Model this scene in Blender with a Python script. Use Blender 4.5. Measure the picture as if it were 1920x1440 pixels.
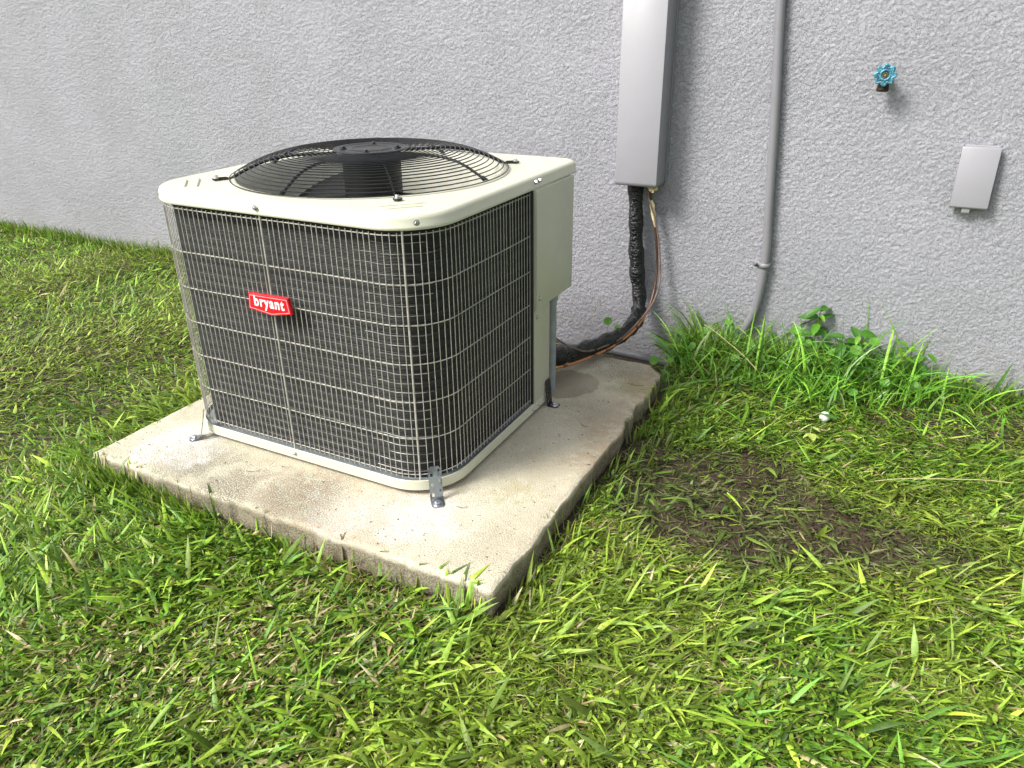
import bpy, math, random
import numpy as np
from mathutils import Matrix, Vector
random.seed(11)
rng = np.random.default_rng(7)
PI = math.pi

# ---------------------------------------------------------------- scene, camera, light
scn = bpy.context.scene
for o in list(bpy.data.objects):
    bpy.data.objects.remove(o)
C = scn.collection

cam_d = bpy.data.cameras.new('camera'); cam = bpy.data.objects.new('camera', cam_d); C.objects.link(cam)
cam_d.sensor_width = 36.0
cam_d.lens = 1436.67 / 1920 * 36.0
cam_d.clip_start = 0.02; cam_d.clip_end = 300
_r = Vector((0.88631333, 0.46291725, -0.01250208)); _u = Vector((-0.1884367, 0.38518394, 0.90339634)); _f = Vector((-0.42301335, 0.79833636, -0.42862426))
M = Matrix(((_r.x, _u.x, -_f.x, 0.88588), (_r.y, _u.y, -_f.y, -2.7300), (_r.z, _u.z, -_f.z, 1.06012), (0, 0, 0, 1)))
cam.matrix_world = M
scn.camera = cam

SUN_DIR = Vector((-0.56, -0.66, 0.88)).normalized()      # towards the sun
w = bpy.data.worlds.new('World'); scn.world = w; w.use_nodes = True
nt = w.node_tree; nt.nodes.clear()
sky = nt.nodes.new('ShaderNodeTexSky'); sky.sky_type = 'NISHITA'; sky.sun_disc = False
sky.sun_elevation = math.asin(SUN_DIR.z); sky.sun_rotation = math.atan2(SUN_DIR.x, SUN_DIR.y)
sky.dust_density = 4.0; sky.air_density = 1.0; sky.ozone_density = 1.0
hs = nt.nodes.new('ShaderNodeHueSaturation'); hs.inputs['Saturation'].default_value = 0.30
bg = nt.nodes.new('ShaderNodeBackground'); bg.inputs['Strength'].default_value = 0.15
wo = nt.nodes.new('ShaderNodeOutputWorld')
nt.links.new(sky.outputs[0], hs.inputs['Color']); nt.links.new(hs.outputs[0], bg.inputs[0]); nt.links.new(bg.outputs[0], wo.inputs[0])

sd = bpy.data.lights.new('sun', 'SUN'); sd.energy = 2.9; sd.angle = math.radians(18); sd.color = (1.0, 0.965, 0.90)
sun = bpy.data.objects.new('sun', sd); C.objects.link(sun)
sun.rotation_euler = SUN_DIR.to_track_quat('Z', 'Y').to_euler()

scn.view_settings.view_transform = 'Standard'; scn.view_settings.look = 'None'
scn.view_settings.exposure = 0.62; scn.view_settings.gamma = 1.0; scn.view_settings.use_curve_mapping = False

# ---------------------------------------------------------------- helpers
def tag(o, label=None, cat=None, group=None, kind=None):
    if label: o['label'] = label
    if cat: o['category'] = cat
    if group: o['group'] = group
    if kind: o['kind'] = kind
    return o

def empty(name, loc=(0, 0, 0), parent=None):
    o = bpy.data.objects.new(name, None); C.objects.link(o); o.location = loc; o.empty_display_size = .05
    if parent: o.parent = parent
    return o

class MB:
    def __init__(s): s.v = []; s.f = []
    def add(s, vs, fs):
        b = len(s.v); s.v += [tuple(map(float, p)) for p in vs]; s.f += [tuple(i + b for i in f) for f in fs]
    def box(s, x0, x1, y0, y1, z0, z1):
        vs = [(x, y, z) for z in (z0, z1) for y in (y0, y1) for x in (x0, x1)]
        s.add(vs, [(0, 2, 3, 1), (4, 5, 7, 6), (0, 1, 5, 4), (1, 3, 7, 5), (3, 2, 6, 7), (2, 0, 4, 6)])
    def loft(s, loops, closed=True, cap0=False, cap1=False):
        n = len(loops[0]); vs = [p for l in loops for p in l]; fs = []
        for i in range(len(loops) - 1):
            for j in range(n if closed else n - 1):
                k = (j + 1) % n
                fs.append((i * n + j, i * n + k, (i + 1) * n + k, (i + 1) * n + j))
        if cap0: fs.append(tuple(range(n))[::-1])
        if cap1: fs.append(tuple((len(loops) - 1) * n + j for j in range(n)))
        s.add(vs, fs)
    def tube(s, pts, r, seg=8, closed=False, caps=True, rf=None):
        P = [Vector(p) for p in pts]; n = len(P); loops = []
        up = None
        for i in range(n):
            if closed: t = P[(i + 1) % n] - P[i - 1]
            else: t = P[min(i + 1, n - 1)] - P[max(i - 1, 0)]
            t.normalize()
            if up is None:
                up = Vector((0, 0, 1)) if abs(t.z) < .9 else Vector((1, 0, 0))
            up = (up - t * up.dot(t)).normalized(); b = t.cross(up)
            rr = r[i] if isinstance(r, (list, tuple)) else r
            lp = []
            for k in range(seg):
                a = 2 * PI * k / seg; q = rr * (rf(i, a) if rf else 1)
                lp.append(P[i] + up * (math.cos(a) * q) + b * (math.sin(a) * q))
            loops.append(lp)
        if closed: loops.append(loops[0])
        s.loft(loops, True, caps and not closed, caps and not closed)
    def disc(s, c, r, h, ax='z', seg=16, bev=0.0):
        def pt(a, rr, t):
            u, v = rr * math.cos(a), rr * math.sin(a)
            if ax == 'z': return (c[0] + u, c[1] + v, c[2] + t)
            if ax == 'y': return (c[0] + u, c[1] + t, c[2] + v)
            return (c[0] + t, c[1] + u, c[2] + v)
        prof = [(r, 0), (r, h - bev), (r - bev, h)] if bev else [(r, 0), (r, h)]
        s.loft([[pt(2 * PI * k / seg, rr, t) for k in range(seg)] for rr, t in prof], True, True, True)
    def build(s, name, mat, parent=None, smooth=True, angle=35, bevel=0, bseg=2):
        me = bpy.data.meshes.new(name); me.from_pydata(s.v, [], s.f); me.update()
        return finish(me, name, mat, parent, smooth, angle, bevel, bseg)

def finish(me, name, mat, parent=None, smooth=True, angle=35, bevel=0, bseg=2):
    o = bpy.data.objects.new(name, me); C.objects.link(o)
    if mat: me.materials.append(mat)
    if parent: o.parent = parent
    import bmesh
    bm = bmesh.new(); bm.from_mesh(me); bmesh.ops.recalc_face_normals(bm, faces=bm.faces)
    if bevel:
        es = [e for e in bm.edges if len(e.link_faces) == 2 and e.calc_face_angle(0) > .6]
        bmesh.ops.bevel(bm, geom=es, offset=bevel, segments=bseg, affect='EDGES', profile=.6)
    if smooth:
        for f in bm.faces: f.smooth = True
        for e in bm.edges:
            if len(e.link_faces) == 2 and e.calc_face_angle(0) > math.radians(angle): e.smooth = False
    bm.to_mesh(me); bm.free()
    return o

def copy_obj(o, parent=None, loc=None, rz=None):
    c = o.copy(); C.objects.link(c)
    if parent is not None: c.parent = parent
    if loc is not None: c.location = loc
    if rz is not None: c.rotation_euler = (0, 0, rz)
    return c

def spline(pts, n=60):
    P = [Vector(p) for p in pts]; P = [P[0] * 2 - P[1]] + P + [P[-1] * 2 - P[-2]]
    out = []; m = len(P) - 3
    for i in range(n + 1):
        t = i / n * m; k = min(int(t), m - 1); t -= k; a, b, c, d = P[k:k + 4]
        out.append(.5 * ((2 * b) + (c - a) * t + (2 * a - 5 * b + 4 * c - d) * t * t + (3 * b - a - 3 * c + d) * t ** 3))
    return out

# numpy value noise -------------------------------------------------
def _h(ix, iy, seed):
    n = (ix.astype(np.int64) * 374761393 + iy.astype(np.int64) * 668265263 + seed * 1442695041) & 0x7fffffff
    n = ((n ^ (n >> 13)) * 1274126177) & 0x7fffffff
    return ((n ^ (n >> 16)) & 0xffff) / 65535.0
def vnoise(x, y, seed=0):
    ix = np.floor(x); iy = np.floor(y); fx = x - ix; fy = y - iy
    fx = fx * fx * fx * (fx * (fx * 6 - 15) + 10); fy = fy * fy * fy * (fy * (fy * 6 - 15) + 10)
    a = _h(ix, iy, seed); b = _h(ix + 1, iy, seed); c = _h(ix, iy + 1, seed); d = _h(ix + 1, iy + 1, seed)
    return (a * (1 - fx) + b * fx) * (1 - fy) + (c * (1 - fx) + d * fx) * fy
def fbm(x, y, seed=0, oct=3):
    s = 0; a = .5; t = 0
    for k in range(oct):
        s = s + a * vnoise(x * 2 ** k + 17.3 * k, y * 2 ** k - 9.1 * k, seed + k); t += a; a *= .5
    return s / t
def sstep(a, b, x):
    t = np.clip((x - a) / (b - a), 0, 1); return t * t * (3 - 2 * t)

def np_mesh(name, V, F, mat, nv=4, smooth=True, tint=None):
    me = bpy.data.meshes.new(name)
    me.vertices.add(len(V)); me.vertices.foreach_set('co', np.ascontiguousarray(V, dtype=np.float32).ravel())
    F = np.asarray(F, dtype=np.int32)
    me.loops.add(F.size); me.loops.foreach_set('vertex_index', F.ravel())
    me.polygons.add(len(F)); me.polygons.foreach_set('loop_start', np.arange(len(F), dtype=np.int32) * nv)
    try: me.polygons.foreach_set('loop_total', np.full(len(F), nv, dtype=np.int32))
    except Exception: pass
    if smooth: me.polygons.foreach_set('use_smooth', np.ones(len(F), dtype=bool))
    if tint is not None:
        at = me.attributes.new('tint', 'FLOAT_COLOR', 'POINT')
        at.data.foreach_set('color', np.ascontiguousarray(tint, dtype=np.float32).ravel())
    me.update(calc_edges=True); me.materials.append(mat)
    o = bpy.data.objects.new(name, me); C.objects.link(o)
    return o

# materials ---------------------------------------------------------
class NT:
    def __init__(s, name):
        s.m = bpy.data.materials.new(name); s.m.use_nodes = True; s.t = s.m.node_tree; s.n = s.t.nodes; s.l = s.t.links
        s.p = s.n['Principled BSDF']; s.out = s.n['Material Output']
        s.co = s.n.new('ShaderNodeTexCoord').outputs['Object']
    def node(s, t, **k):
        n = s.n.new(t)
        for a, b in k.items(): setattr(n, a, b)
        return n
    def set(s, n, key, v):
        if hasattr(v, 'is_output'): s.l.new(v, n.inputs[key])
        else: n.inputs[key].default_value = v
    def noise(s, scale, detail=3, rough=.55, dist=0, co=None, out='Fac'):
        n = s.node('ShaderNodeTexNoise'); s.l.new(co or s.co, n.inputs['Vector'])
        n.inputs['Scale'].default_value = scale; n.inputs['Detail'].default_value = detail
        n.inputs['Roughness'].default_value = rough; n.inputs['Distortion'].default_value = dist
        return n.outputs[out]
    def ramp(s, fac, a, b, ca=0.0, cb=1.0):
        n = s.node('ShaderNodeMapRange', interpolation_type='SMOOTHSTEP'); s.l.new(fac, n.inputs[0])
        n.inputs[1].default_value = a; n.inputs[2].default_value = b; n.inputs[3].default_value = ca; n.inputs[4].default_value = cb
        return n.outputs[0]
    def math(s, op, a, b=0.0):
        n = s.node('ShaderNodeMath', operation=op); s.set(n, 0, a); s.set(n, 1, b); return n.outputs[0]
    def mix(s, fac, a, b):
        n = s.node('ShaderNodeMix', data_type='RGBA'); s.set(n, 0, fac)
        s.set(n, 6, a if hasattr(a, 'is_output') else (*a, 1)); s.set(n, 7, b if hasattr(b, 'is_output') else (*b, 1))
        return n.outputs[2]
    def mapping(s, scale=(1, 1, 1), rot=(0, 0, 0), loc=(0, 0, 0)):
        n = s.node('ShaderNodeMapping'); s.l.new(s.co, n.inputs[0]); n.inputs['Scale'].default_value = scale
        n.inputs['Rotation'].default_value = rot; n.inputs['Location'].default_value = loc; return n.outputs[0]
    def dist(s, p):
        n = s.node('ShaderNodeVectorMath', operation='DISTANCE'); s.l.new(s.co, n.inputs[0]); n.inputs[1].default_value = p; return n.outputs['Value']
    def bump(s, h, d=.001, st=1.0, prev=None):
        n = s.node('ShaderNodeBump'); s.l.new(h, n.inputs['Height']); n.inputs['Distance'].default_value = d; n.inputs['Strength'].default_value = st
        if prev: s.l.new(prev, n.inputs['Normal'])
        return n.outputs[0]
    def xyz(s):
        n = s.node('ShaderNodeSeparateXYZ'); s.l.new(s.co, n.inputs[0]); return n.outputs
    def fin(s, col, rough=.5, metal=0.0, normal=None, spec=.5):
        s.set(s.p, 'Base Color', col if hasattr(col, 'is_output') else (*col, 1)); s.set(s.p, 'Roughness', rough)
        s.set(s.p, 'Metallic', metal); s.set(s.p, 'Specular IOR Level', spec)
        if normal: s.l.new(normal, s.p.inputs['Normal'])
        return s.m

def paint(name, col, rough=.35, dirt=.12, bump=.0002, speck=True):
    t = NT(name)
    n = t.noise(9, 4); n2 = t.noise(160, 2)
    c = t.mix(t.ramp(n, .4, .75, 0, dirt), col, tuple(x * .75 for x in col))
    if speck: c = t.mix(t.ramp(t.noise(330, 1), .72, .78, 0, .35), c, tuple(x * .45 for x in col))
    r = t.ramp(t.noise(25, 3), .3, .7, rough * .85, rough * 1.2)
    return t.fin(c, r, 0, t.bump(n2, bump, .5))

def simple(name, col, rough=.5, metal=0.0, var=.25, scale=40, bump=.0003):
    t = NT(name); n = t.noise(scale, 4)
    c = t.mix(t.ramp(n, .35, .7), col, tuple(x * (1 - var) for x in col))
    return t.fin(c, t.ramp(t.noise(scale * .7, 3), .3, .7, rough * .8, rough * 1.2), metal, t.bump(t.noise(scale * 6, 2), bump, .5))

m_dimtube = simple('coil_tube_dark', (.06, .063, .06), .4, .5, var=.9, scale=12)
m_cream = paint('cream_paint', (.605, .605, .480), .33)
m_cream_dk = paint('cream_paint_darker', (.50, .50, .40), .38, dirt=.2)  # darker version of the cream, for corner post and control box
m_shroud = simple('shroud_cream_brightened', (.80, .80, .68), .5, var=.1)  # cream made paler to stand in for light inside the fan opening
m_wire = simple('wire_coating', (.50, .48, .43), .4, .1, var=.35, scale=30)
m_black = simple('black_coated_steel', (.012, .013, .014), .32, 0, var=.3)
m_motor = simple('motor_black', (.010, .010, .011), .55)
m_dark = simple('gap_shade_dark', (.03, .032, .033), .6)  # near-black so the gaps it fills read as shade
m_panint = simple('galvanised_base_pan', (.30, .34, .35), .45, .3)
m_zinc = simple('zinc_screw', (.62, .64, .66), .25, .9, var=.4)
m_strap = None
m_red = simple('red_badge_enamel', (.66, .008, .02), .25, var=.08, bump=.00005)
m_redhi = simple('badge_outline', (.85, .40, .40), .3, var=.1)
m_white = simple('white_lettering', (.86, .84, .86), .4, var=.05)
m_brass = simple('brass', (.62, .43, .13), .3, .9)
m_grey = simple('grey_conduit_plastic', (.30, .33, .35), .45, var=.2)
m_greyp = paint('wall_grey_painted_metal', (.270, .268, .290), .38, dirt=.12)
m_condp = paint('wall_grey_painted_conduit', (.215, .213, .230), .42, dirt=.2)
m_teal = None
m_iron = simple('rusty_dark_iron', (.035, .022, .014), .7, .3)
m_foam = simple('yellowed_foam', (.72, .62, .36), .8, bump=.003)
m_straw = simple('straw', (.56, .50, .24), .6)
m_fungus = simple('white_cap', (.82, .82, .80), .6, var=.12)

t = NT('strap_steel'); n = t.noise(60, 3, dist=1)
n = t.noise(26, 2, dist=.6); c = t.mix(t.ramp(n, .42, .58), (.40, .43, .46), (.12, .13, .14)); m_strap = t.fin(c, t.ramp(n, .4, .6, .25, .5), .8)
t = NT('weathered_teal_paint'); n = t.noise(120, 4)
c = t.mix(t.ramp(n, .38, .6), (.015, .10, .16), (.08, .29, .38)); c = t.mix(t.ramp(t.noise(300, 2), .62, .7), c, (.34, .52, .58)); m_teal = t.fin(c, .45, .1, t.bump(n, .001))

t = NT('coil_fins'); xo = t.xyz()
zz = t.math('MULTIPLY', xo[2], 2 * PI / .0034); sn = t.math('SINE', zz)
tubes = t.math('SINE', t.math('ADD', t.math('MULTIPLY', xo[2], 2 * PI / .0240), .6))
c = t.mix(t.ramp(sn, -.2, .9), (.004, .0045, .0045), (.019, .021, .020))
c = t.mix(t.ramp(t.noise(34, 4, co=t.mapping((1, 1, 6))), .5, .78, 0, .6), c, (.012, .013, .012))
c = t.mix(t.math('MULTIPLY', t.ramp(tubes, .93, 1.0), t.ramp(t.noise(14, 2), .4, .65)), c, (.050, .053, .052))
c = t.mix(t.ramp(t.noise(420, 1), .76, .80), c, (.18, .18, .16))
m_coil = t.fin(c, .55, .0, t.bump(sn, .0008, .8, t.bump(t.noise(900, 1), .0008, .5)))

t = NT('black_wrap_tape'); n = t.noise(45, 3, dist=.6, co=t.mapping((1, 1, 2.6)))
m_tape = t.fin(t.mix(t.ramp(t.noise(20, 3), .45, .7), (.005, .006, .006), (.011, .013, .013)), t.ramp(t.noise(30, 2), .3, .7, .16, .34), 0, t.bump(n, .009, 1.0))

t = NT('aged_copper'); n = t.noise(16, 4)
hi = t.ramp(t.math('ADD', t.xyz()[2], t.math('MULTIPLY', n, .10)), .11, .17, .0, .22)
c = t.mix(t.ramp(t.math('ADD', n, hi), .50, .60), (.62, .26, .11), (.13, .080, .060)); c = t.mix(t.ramp(t.noise(120, 3), .55, .7, 0, .6), c, (.22, .12, .08))
m_copper = t.fin(c, t.ramp(n, .4, .6, .3, .55), .75, t.bump(t.noise(200, 2), .0004))
m_cable = simple('brown_cable_sheath', (.24, .17, .13), .55, 0, var=.5, scale=20)

t = NT('stucco_paint'); n = t.noise(3, 4); fine = t.noise(330, 3)
c = t.mix(t.ramp(n, .3, .7), (.335, .334, .372), (.300, .302, .332))
c = t.mix(t.ramp(t.noise(1.1, 3), .55, .75, 0, .35), c, (.298, .313, .325))
zz = t.xyz()[2]
spl = t.math('MULTIPLY', t.ramp(zz, -.02, .16, 1, 0), t.ramp(t.noise(14, 5), .35, .7))
c = t.mix(t.math('MULTIPLY', spl, .28), c, (.30, .27, .22))
c = t.mix(t.ramp(t.noise(140, 2), .74, .79, 0, .4), c, (.2, .2, .2))
b1 = t.bump(t.ramp(t.noise(120, 3, .5, .7), .49, .55), .0020, 1.0)
m_stucco = t.fin(c, .50, 0, t.bump(fine, .0010, .55, b1), spec=.45)

t = NT('weathered_concrete')
n1 = t.noise(5, 5); n2 = t.noise(38, 4); n3 = t.noise(260, 2); n4 = t.noise(700, 1); X = t.xyz()
c = t.mix(t.ramp(n1, .35, .68), (.62, .595, .465), (.49, .462, .350))
c = t.mix(t.ramp(n2, .45, .72, 0, .5), c, (.70, .665, .56))
def blob(px, py, r0, r1, seedscale=12):
    d = t.dist((px, py, 0)); d = t.math('ADD', d, t.math('MULTIPLY', t.math('SUBTRACT', t.noise(seedscale, 5, .65), .5), .34))
    return t.ramp(d, r0, r1, 1, 0)
# rust stain along the right edge
rs = t.math('MULTIPLY', t.ramp(t.math('ADD', X[0], t.math('MULTIPLY', n1, .12)), .17, .30), t.ramp(n2, .32, .6)); rs = t.math('MULTIPLY', rs, t.ramp(X[1], -1.25, -1.1, .35, .9))
c = t.mix(t.math('MULTIPLY', rs, .6), c, (.36, .22, .12))
c = t.mix(t.math('MULTIPLY', t.math('MULTIPLY', blob(-.25, -1.56, .10, .40), t.ramp(n2, .4, .6)), .5), c, (.46, .29, .17))
# black mildew
mil = t.math('MAXIMUM', blob(-.72, -1.555, .06, .19), t.math('MAXIMUM', t.math('MULTIPLY', blob(-.34, -1.58, .06, .19), 1.0), blob(-.50, -1.615, .04, .16)))
mil = t.math('MAXIMUM', mil, t.math('MULTIPLY', blob(.14, -.47, .04, .22), .9)); mil = t.math('MAXIMUM', mil, t.math('MULTIPLY', blob(.17, -.8, .0, .14), .5))
c = t.mix(t.math('MULTIPLY', t.math('MULTIPLY', mil, t.ramp(t.noise(260, 4, .8), .44, .54)), 1.0), c, (.075, .075, .06))
c = t.mix(t.math('MULTIPLY', blob(.135, -1.30, .0, .08, 30), .5), c, (.38, .33, .12))
c = t.mix(t.math('MULTIPLY', blob(.20, -.60, .0, .14), .55), c, (.30, .28, .13))
# drill dust
dust = t.math('MAXIMUM', blob(-.01, -1.51, .05, .14), blob(-.80, -1.52, .06, .17)); dust = t.math('MAXIMUM', dust, t.math('MULTIPLY', blob(-.16, -1.56, .0, .16), .7))
c = t.mix(t.math('MULTIPLY', t.math('MULTIPLY', dust, t.ramp(n2, .25, .6, .45, 1)), .62), c, (.74, .74, .74))
damp = t.ramp(t.math('ADD', t.dist((-.005, -.675, 0)), t.math('MULTIPLY', t.math('SUBTRACT', t.noise(16, 3), .5), .07)), .098, .106, 1, 0)
c = t.mix(t.math('MULTIPLY', damp, .65), c, (.20, .17, .13))
c = t.mix(t.ramp(n3, .48, .66, 0, .7), c, (.36, .30, .21))
c = t.mix(t.ramp(n4, .56, .66, 0, .6), c, (.20, .165, .12))
c = t.mix(t.ramp(t.noise(3.2, 5), .48, .66, 0, .45), c, (.46, .415, .31))
c = t.mix(t.ramp(t.noise(90, 2), .73, .76, 0, .8), c, (.06, .05, .045))
# soil splashed on the sides
side = t.math('MULTIPLY', t.ramp(X[2], -.020, -.003, 1, .0), t.ramp(n2, .2, .6, .65, 1)); c = t.mix(t.math('MULTIPLY', side, .92), c, t.mix(t.ramp(n3, .4, .6), (.12, .098, .066), (.30, .26, .19)))
m_conc = t.fin(c, .85, 0, t.bump(n2, .003, .6, t.bump(n3, .0030, .9)), spec=.25)

t = NT('soil'); n1 = t.noise(9, 5); n2 = t.noise(90, 5); far = t.noise(60, 6)
c = t.mix(t.ramp(n2, .35, .7), (.028, .018, .011), (.072, .049, .031)); c = t.mix(t.ramp(n1, .4, .7, 0, .5), c, (.060, .042, .024))
lawn = t.math('MAXIMUM', t.ramp(t.dist((-1.0, -1.2, 0)), 4.2, 4.8), 0)
c = t.mix(lawn, c, t.mix(t.ramp(far, .3, .7), (.05, .09, .02), (.13, .19, .05)))
m_soil = t.fin(c, t.ramp(n1, .4, .65, .55, .95), 0, t.bump(n2, .006, .8, t.bump(t.noise(420, 3), .002, .7)), spec=.35)

def leafmat(name, rough=.42, trans=.28):
    t = NT(name); a = t.node('ShaderNodeAttribute', attribute_name='tint')
    n = t.noise(160, 3)
    hsv = t.node('ShaderNodeHueSaturation'); t.l.new(a.outputs['Color'], hsv.inputs['Color'])
    t.l.new(t.ramp(n, .3, .75, 1.15, .8), hsv.inputs['Value'])
    col = hsv.outputs[0]
    t.set(t.p, 'Base Color', col); t.set(t.p, 'Roughness', rough); t.set(t.p, 'Specular IOR Level', .32)
    t.l.new(t.bump(t.noise(500, 1), .0004, .5), t.p.inputs['Normal'])
    tr = t.node('ShaderNodeBsdfTranslucent')
    g = t.node('ShaderNodeGamma'); t.l.new(col, g.inputs[0]); g.inputs[1].default_value = .85; t.l.new(g.outputs[0], tr.inputs[0])
    mx = t.node('ShaderNodeMixShader'); mx.inputs[0].default_value = trans
    t.l.new(t.p.outputs[0], mx.inputs[1]); t.l.new(tr.outputs[0], mx.inputs[2]); t.l.new(mx.outputs[0], t.out.inputs[0])
    return t.m
m_grass = leafmat('grass_blade')

# ---------------------------------------------------------------- ground
GZ = -0.066
DIRT = [(.70, -1.00, .34, .19), (.50, -1.02, .26, .16), (.92, -1.04, .20, .11), (.56, -.86, .24, .11), (.36, -.90, .16, .18), (.62, -1.14, .24, .12)]
def dirt_mask(x, y):
    d = np.full_like(x, 9.)
    for cx, cy, rx, ry in DIRT: d = np.minimum(d, np.sqrt(((x - cx) / rx) ** 2 + ((y - cy) / ry) ** 2))
    d = d + (fbm(x * 7, y * 7, 5) - .5) * 1.1
    m = 1 - sstep(.55, 1.40, d)
    return m
def hollow(x, y): return (1 - sstep(.12, .24, x)) * sstep(-.9, -.6, x) * sstep(-.47, -.41, y)
def ground_z(x, y):
    z = GZ + (fbm(x * 2.2, y * 2.2, 3) - .5) * .022 + (fbm(x * 11, y * 11, 8) - .5) * .012
    m = dirt_mask(x, y); z = z - .006 * m + m * (fbm(x * 20, y * 20, 31, 3) - .5) * .030
    # a little lower along the near corner of the slab, higher beside its left corner
    z = z - .012 * np.exp(-(((x - .15) / .5) ** 2 + ((y + 1.7) / .35) ** 2)) + .012 * np.exp(-(((x + 1.0) / .4) ** 2 + ((y + 1.6) / .4) ** 2))
    z = z * (1 - hollow(x, y)) - .158 * hollow(x, y)
    far = sstep(3.5, 8, np.sqrt(x * x + y * y)); return z * (1 - far) + GZ * far
def axis(lo, hi, step, a, b):
    core = np.arange(lo, hi, step); out = []
    for s, e in ((lo, a), (hi, b)):
        t_ = [abs(e - s) * (k / 14) ** 2.6 for k in range(1, 15)]; out.append([s + math.copysign(q, e - s) for q in t_])
    return np.array(sorted(out[0] + list(core) + out[1]))
def grid_mesh(name, xs, ys, zf, mat):
    Xg, Yg = np.meshgrid(xs, ys); Z = zf(Xg, Yg); V = np.stack([Xg, Yg, Z], -1).reshape(-1, 3)
    nx = len(xs); ny = len(ys); i = np.arange(nx - 1)[None, :] + nx * np.arange(ny - 1)[:, None]; i = i.ravel()
    return np_mesh(name, V, np.stack([i, i + 1, i + nx + 1, i + nx], 1), mat)
g = grid_mesh('ground', axis(-4.6, 2.0, .016, -60, 60), axis(-2.9, .1, .016, -60, 60), ground_z, m_soil); tag(g, kind='structure')

# ---------------------------------------------------------------- stucco wall
def stucco_h(x, z):
    # knock-down texture: flattened splats of render, slightly drawn along a diagonal
    u = x * .94 + z * .34; v = -x * .34 + z * .94
    wx = (fbm(u * 22, v * 22, 40, 2) - .5) * .9; wz = (fbm(u * 22, v * 22, 50, 2) - .5) * .9
    n = fbm(u * 104 + wx * 3.2, v * 150 + wz * 3.2, 60, 3)
    dens = (fbm(x * 7, z * 7, 70, 3) - .5) * .26
    e = sstep(.515 - dens, .56 - dens, n)
    n2 = fbm(u * 150 + wx, v * 190 + wz, 80, 2)
    return e * (.0015 + .0012 * (n2 - .5)) + (1 - e) * sstep(.58, .66, n2) * .0009 + (fbm(x * 1.3, z * 1.3, 90) - .5) * .006
xs = []; x = 1.75
while x > -4.3:
    xs.append(x); x -= .0033 + .0016 * max(0., .3 - x)
xs = np.array([-16, -12, -9, -7, -5.5] + xs[::-1] + [2.2, 3, 4.5, 7])
zs = np.concatenate([[-.35, -.2], np.arange(-.17, 1.30, .0034), [1.45, 1.7, 2.1, 2.8]])
Xw, Zw = np.meshgrid(xs, zs); Yw = -stucco_h(Xw, Zw)
nx = len(xs); nz = len(zs); V = np.stack([Xw, Yw, Zw], -1).reshape(-1, 3)
i = (np.arange(nx - 1)[None, :] + nx * np.arange(nz - 1)[:, None]).ravel()
F = np.stack([i, i + 1, i + nx + 1, i + nx], 1)
nb = len(V); V = np.vstack([V, [(-16, .2, -.35), (7, .2, -.35), (7, .2, 2.8), (-16, .2, 2.8)]])
c0, c1, c2, c3 = 0, nx - 1, nx * nz - 1, nx * (nz - 1)
F = np.vstack([F, [(nb, nb + 3, nb + 2, nb + 1), (c3, c2, nb + 2, nb + 3), (c0, c3, nb + 3, nb), (c2, c1, nb + 1, nb + 2)]])
wall = np_mesh('stucco_wall', V, F, m_stucco)
tag(wall, 'grey lavender painted house wall with rough knock-down stucco texture', 'wall')
wl = MB(); wl.tube([(.072 + .011 * math.cos(a), -.009, .432 + .011 * math.sin(a)) for a in np.linspace(-3.6, .9, 14)], .0026, 8)
wl.build('wire_hook', m_stucco, wall)

# ---------------------------------------------------------------- concrete slab
SX0, SX1, SY0, SY1 = -.990, .262, -1.653, -.412
nx, ny = 106, 106
xs = np.linspace(SX0, SX1, nx); ys = np.linspace(SY0, SY1, ny); Xs, Ys = np.meshgrid(xs, ys)
def jag(t, seed, a): return (fbm(t * 9, t * 0 + seed, seed, 4) - .5) * 2 * a
tY = sstep(-.95, -.7, ys)
r_edge = SX1 + jag(ys, 3, .006) + jag(ys * 3.3, 16, .005) + jag(ys * 2.4, 9, .022) * tY - .010 * tY - .07 * sstep(-.50, -.41, ys)
l_edge = SX0 + jag(ys, 4, .004); f_edge = SY0 + jag(xs, 5, .006) + jag(xs * 3.1, 15, .005); b_edge = SY1 + jag(xs, 6, .012)
wx = ((Xs - SX0) / (SX1 - SX0)); wy = ((Ys - SY0) / (SY1 - SY0))
Xs2 = Xs + (r_edge[:, None] - SX1) * wx ** 6 + (l_edge[:, None] - SX0) * (1 - wx) ** 6
Ys2 = Ys + (f_edge[None, :] - SY0) * (1 - wy) ** 6 + (b_edge[None, :] - SY1) * wy ** 6
ed = np.minimum(np.minimum(Xs - SX0, SX1 - Xs), np.minimum(Ys - SY0, SY1 - Ys))
Zs = (fbm(Xs * 30, Ys * 30, 12) - .5) * .0016 - .0012 * np.exp(-ed / .005) - .003 * np.exp(-ed / .008) * sstep(.5, .7, fbm(Xs * 14, Ys * 14, 22))
V = np.stack([Xs2, Ys2, Zs], -1).reshape(-1, 3); i = (np.arange(nx - 1)[None, :] + nx * np.arange(ny - 1)[:, None]).ravel()
F = [np.stack([i, i + 1, i + nx + 1, i + nx], 1)]
per = list(range(nx)) + [nx - 1 + nx * k for k in range(1, ny)] + [nx * (ny - 1) + k for k in range(nx - 2, -1, -1)] + [nx * k for k in range(ny - 2, 0, -1)]
per = np.array(per); P = V[per]; nrm = np.zeros((len(per), 2)); cc = np.array([(SX0 + SX1) / 2, (SY0 + SY1) / 2])
tg = np.roll(P[:, :2], -3, 0) - np.roll(P[:, :2], 3, 0); nrm = np.stack([tg[:, 1], -tg[:, 0]], 1); nrm /= np.linalg.norm(nrm, axis=1)[:, None]
prev = per; L = np.arange(len(per)) * .05
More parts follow.
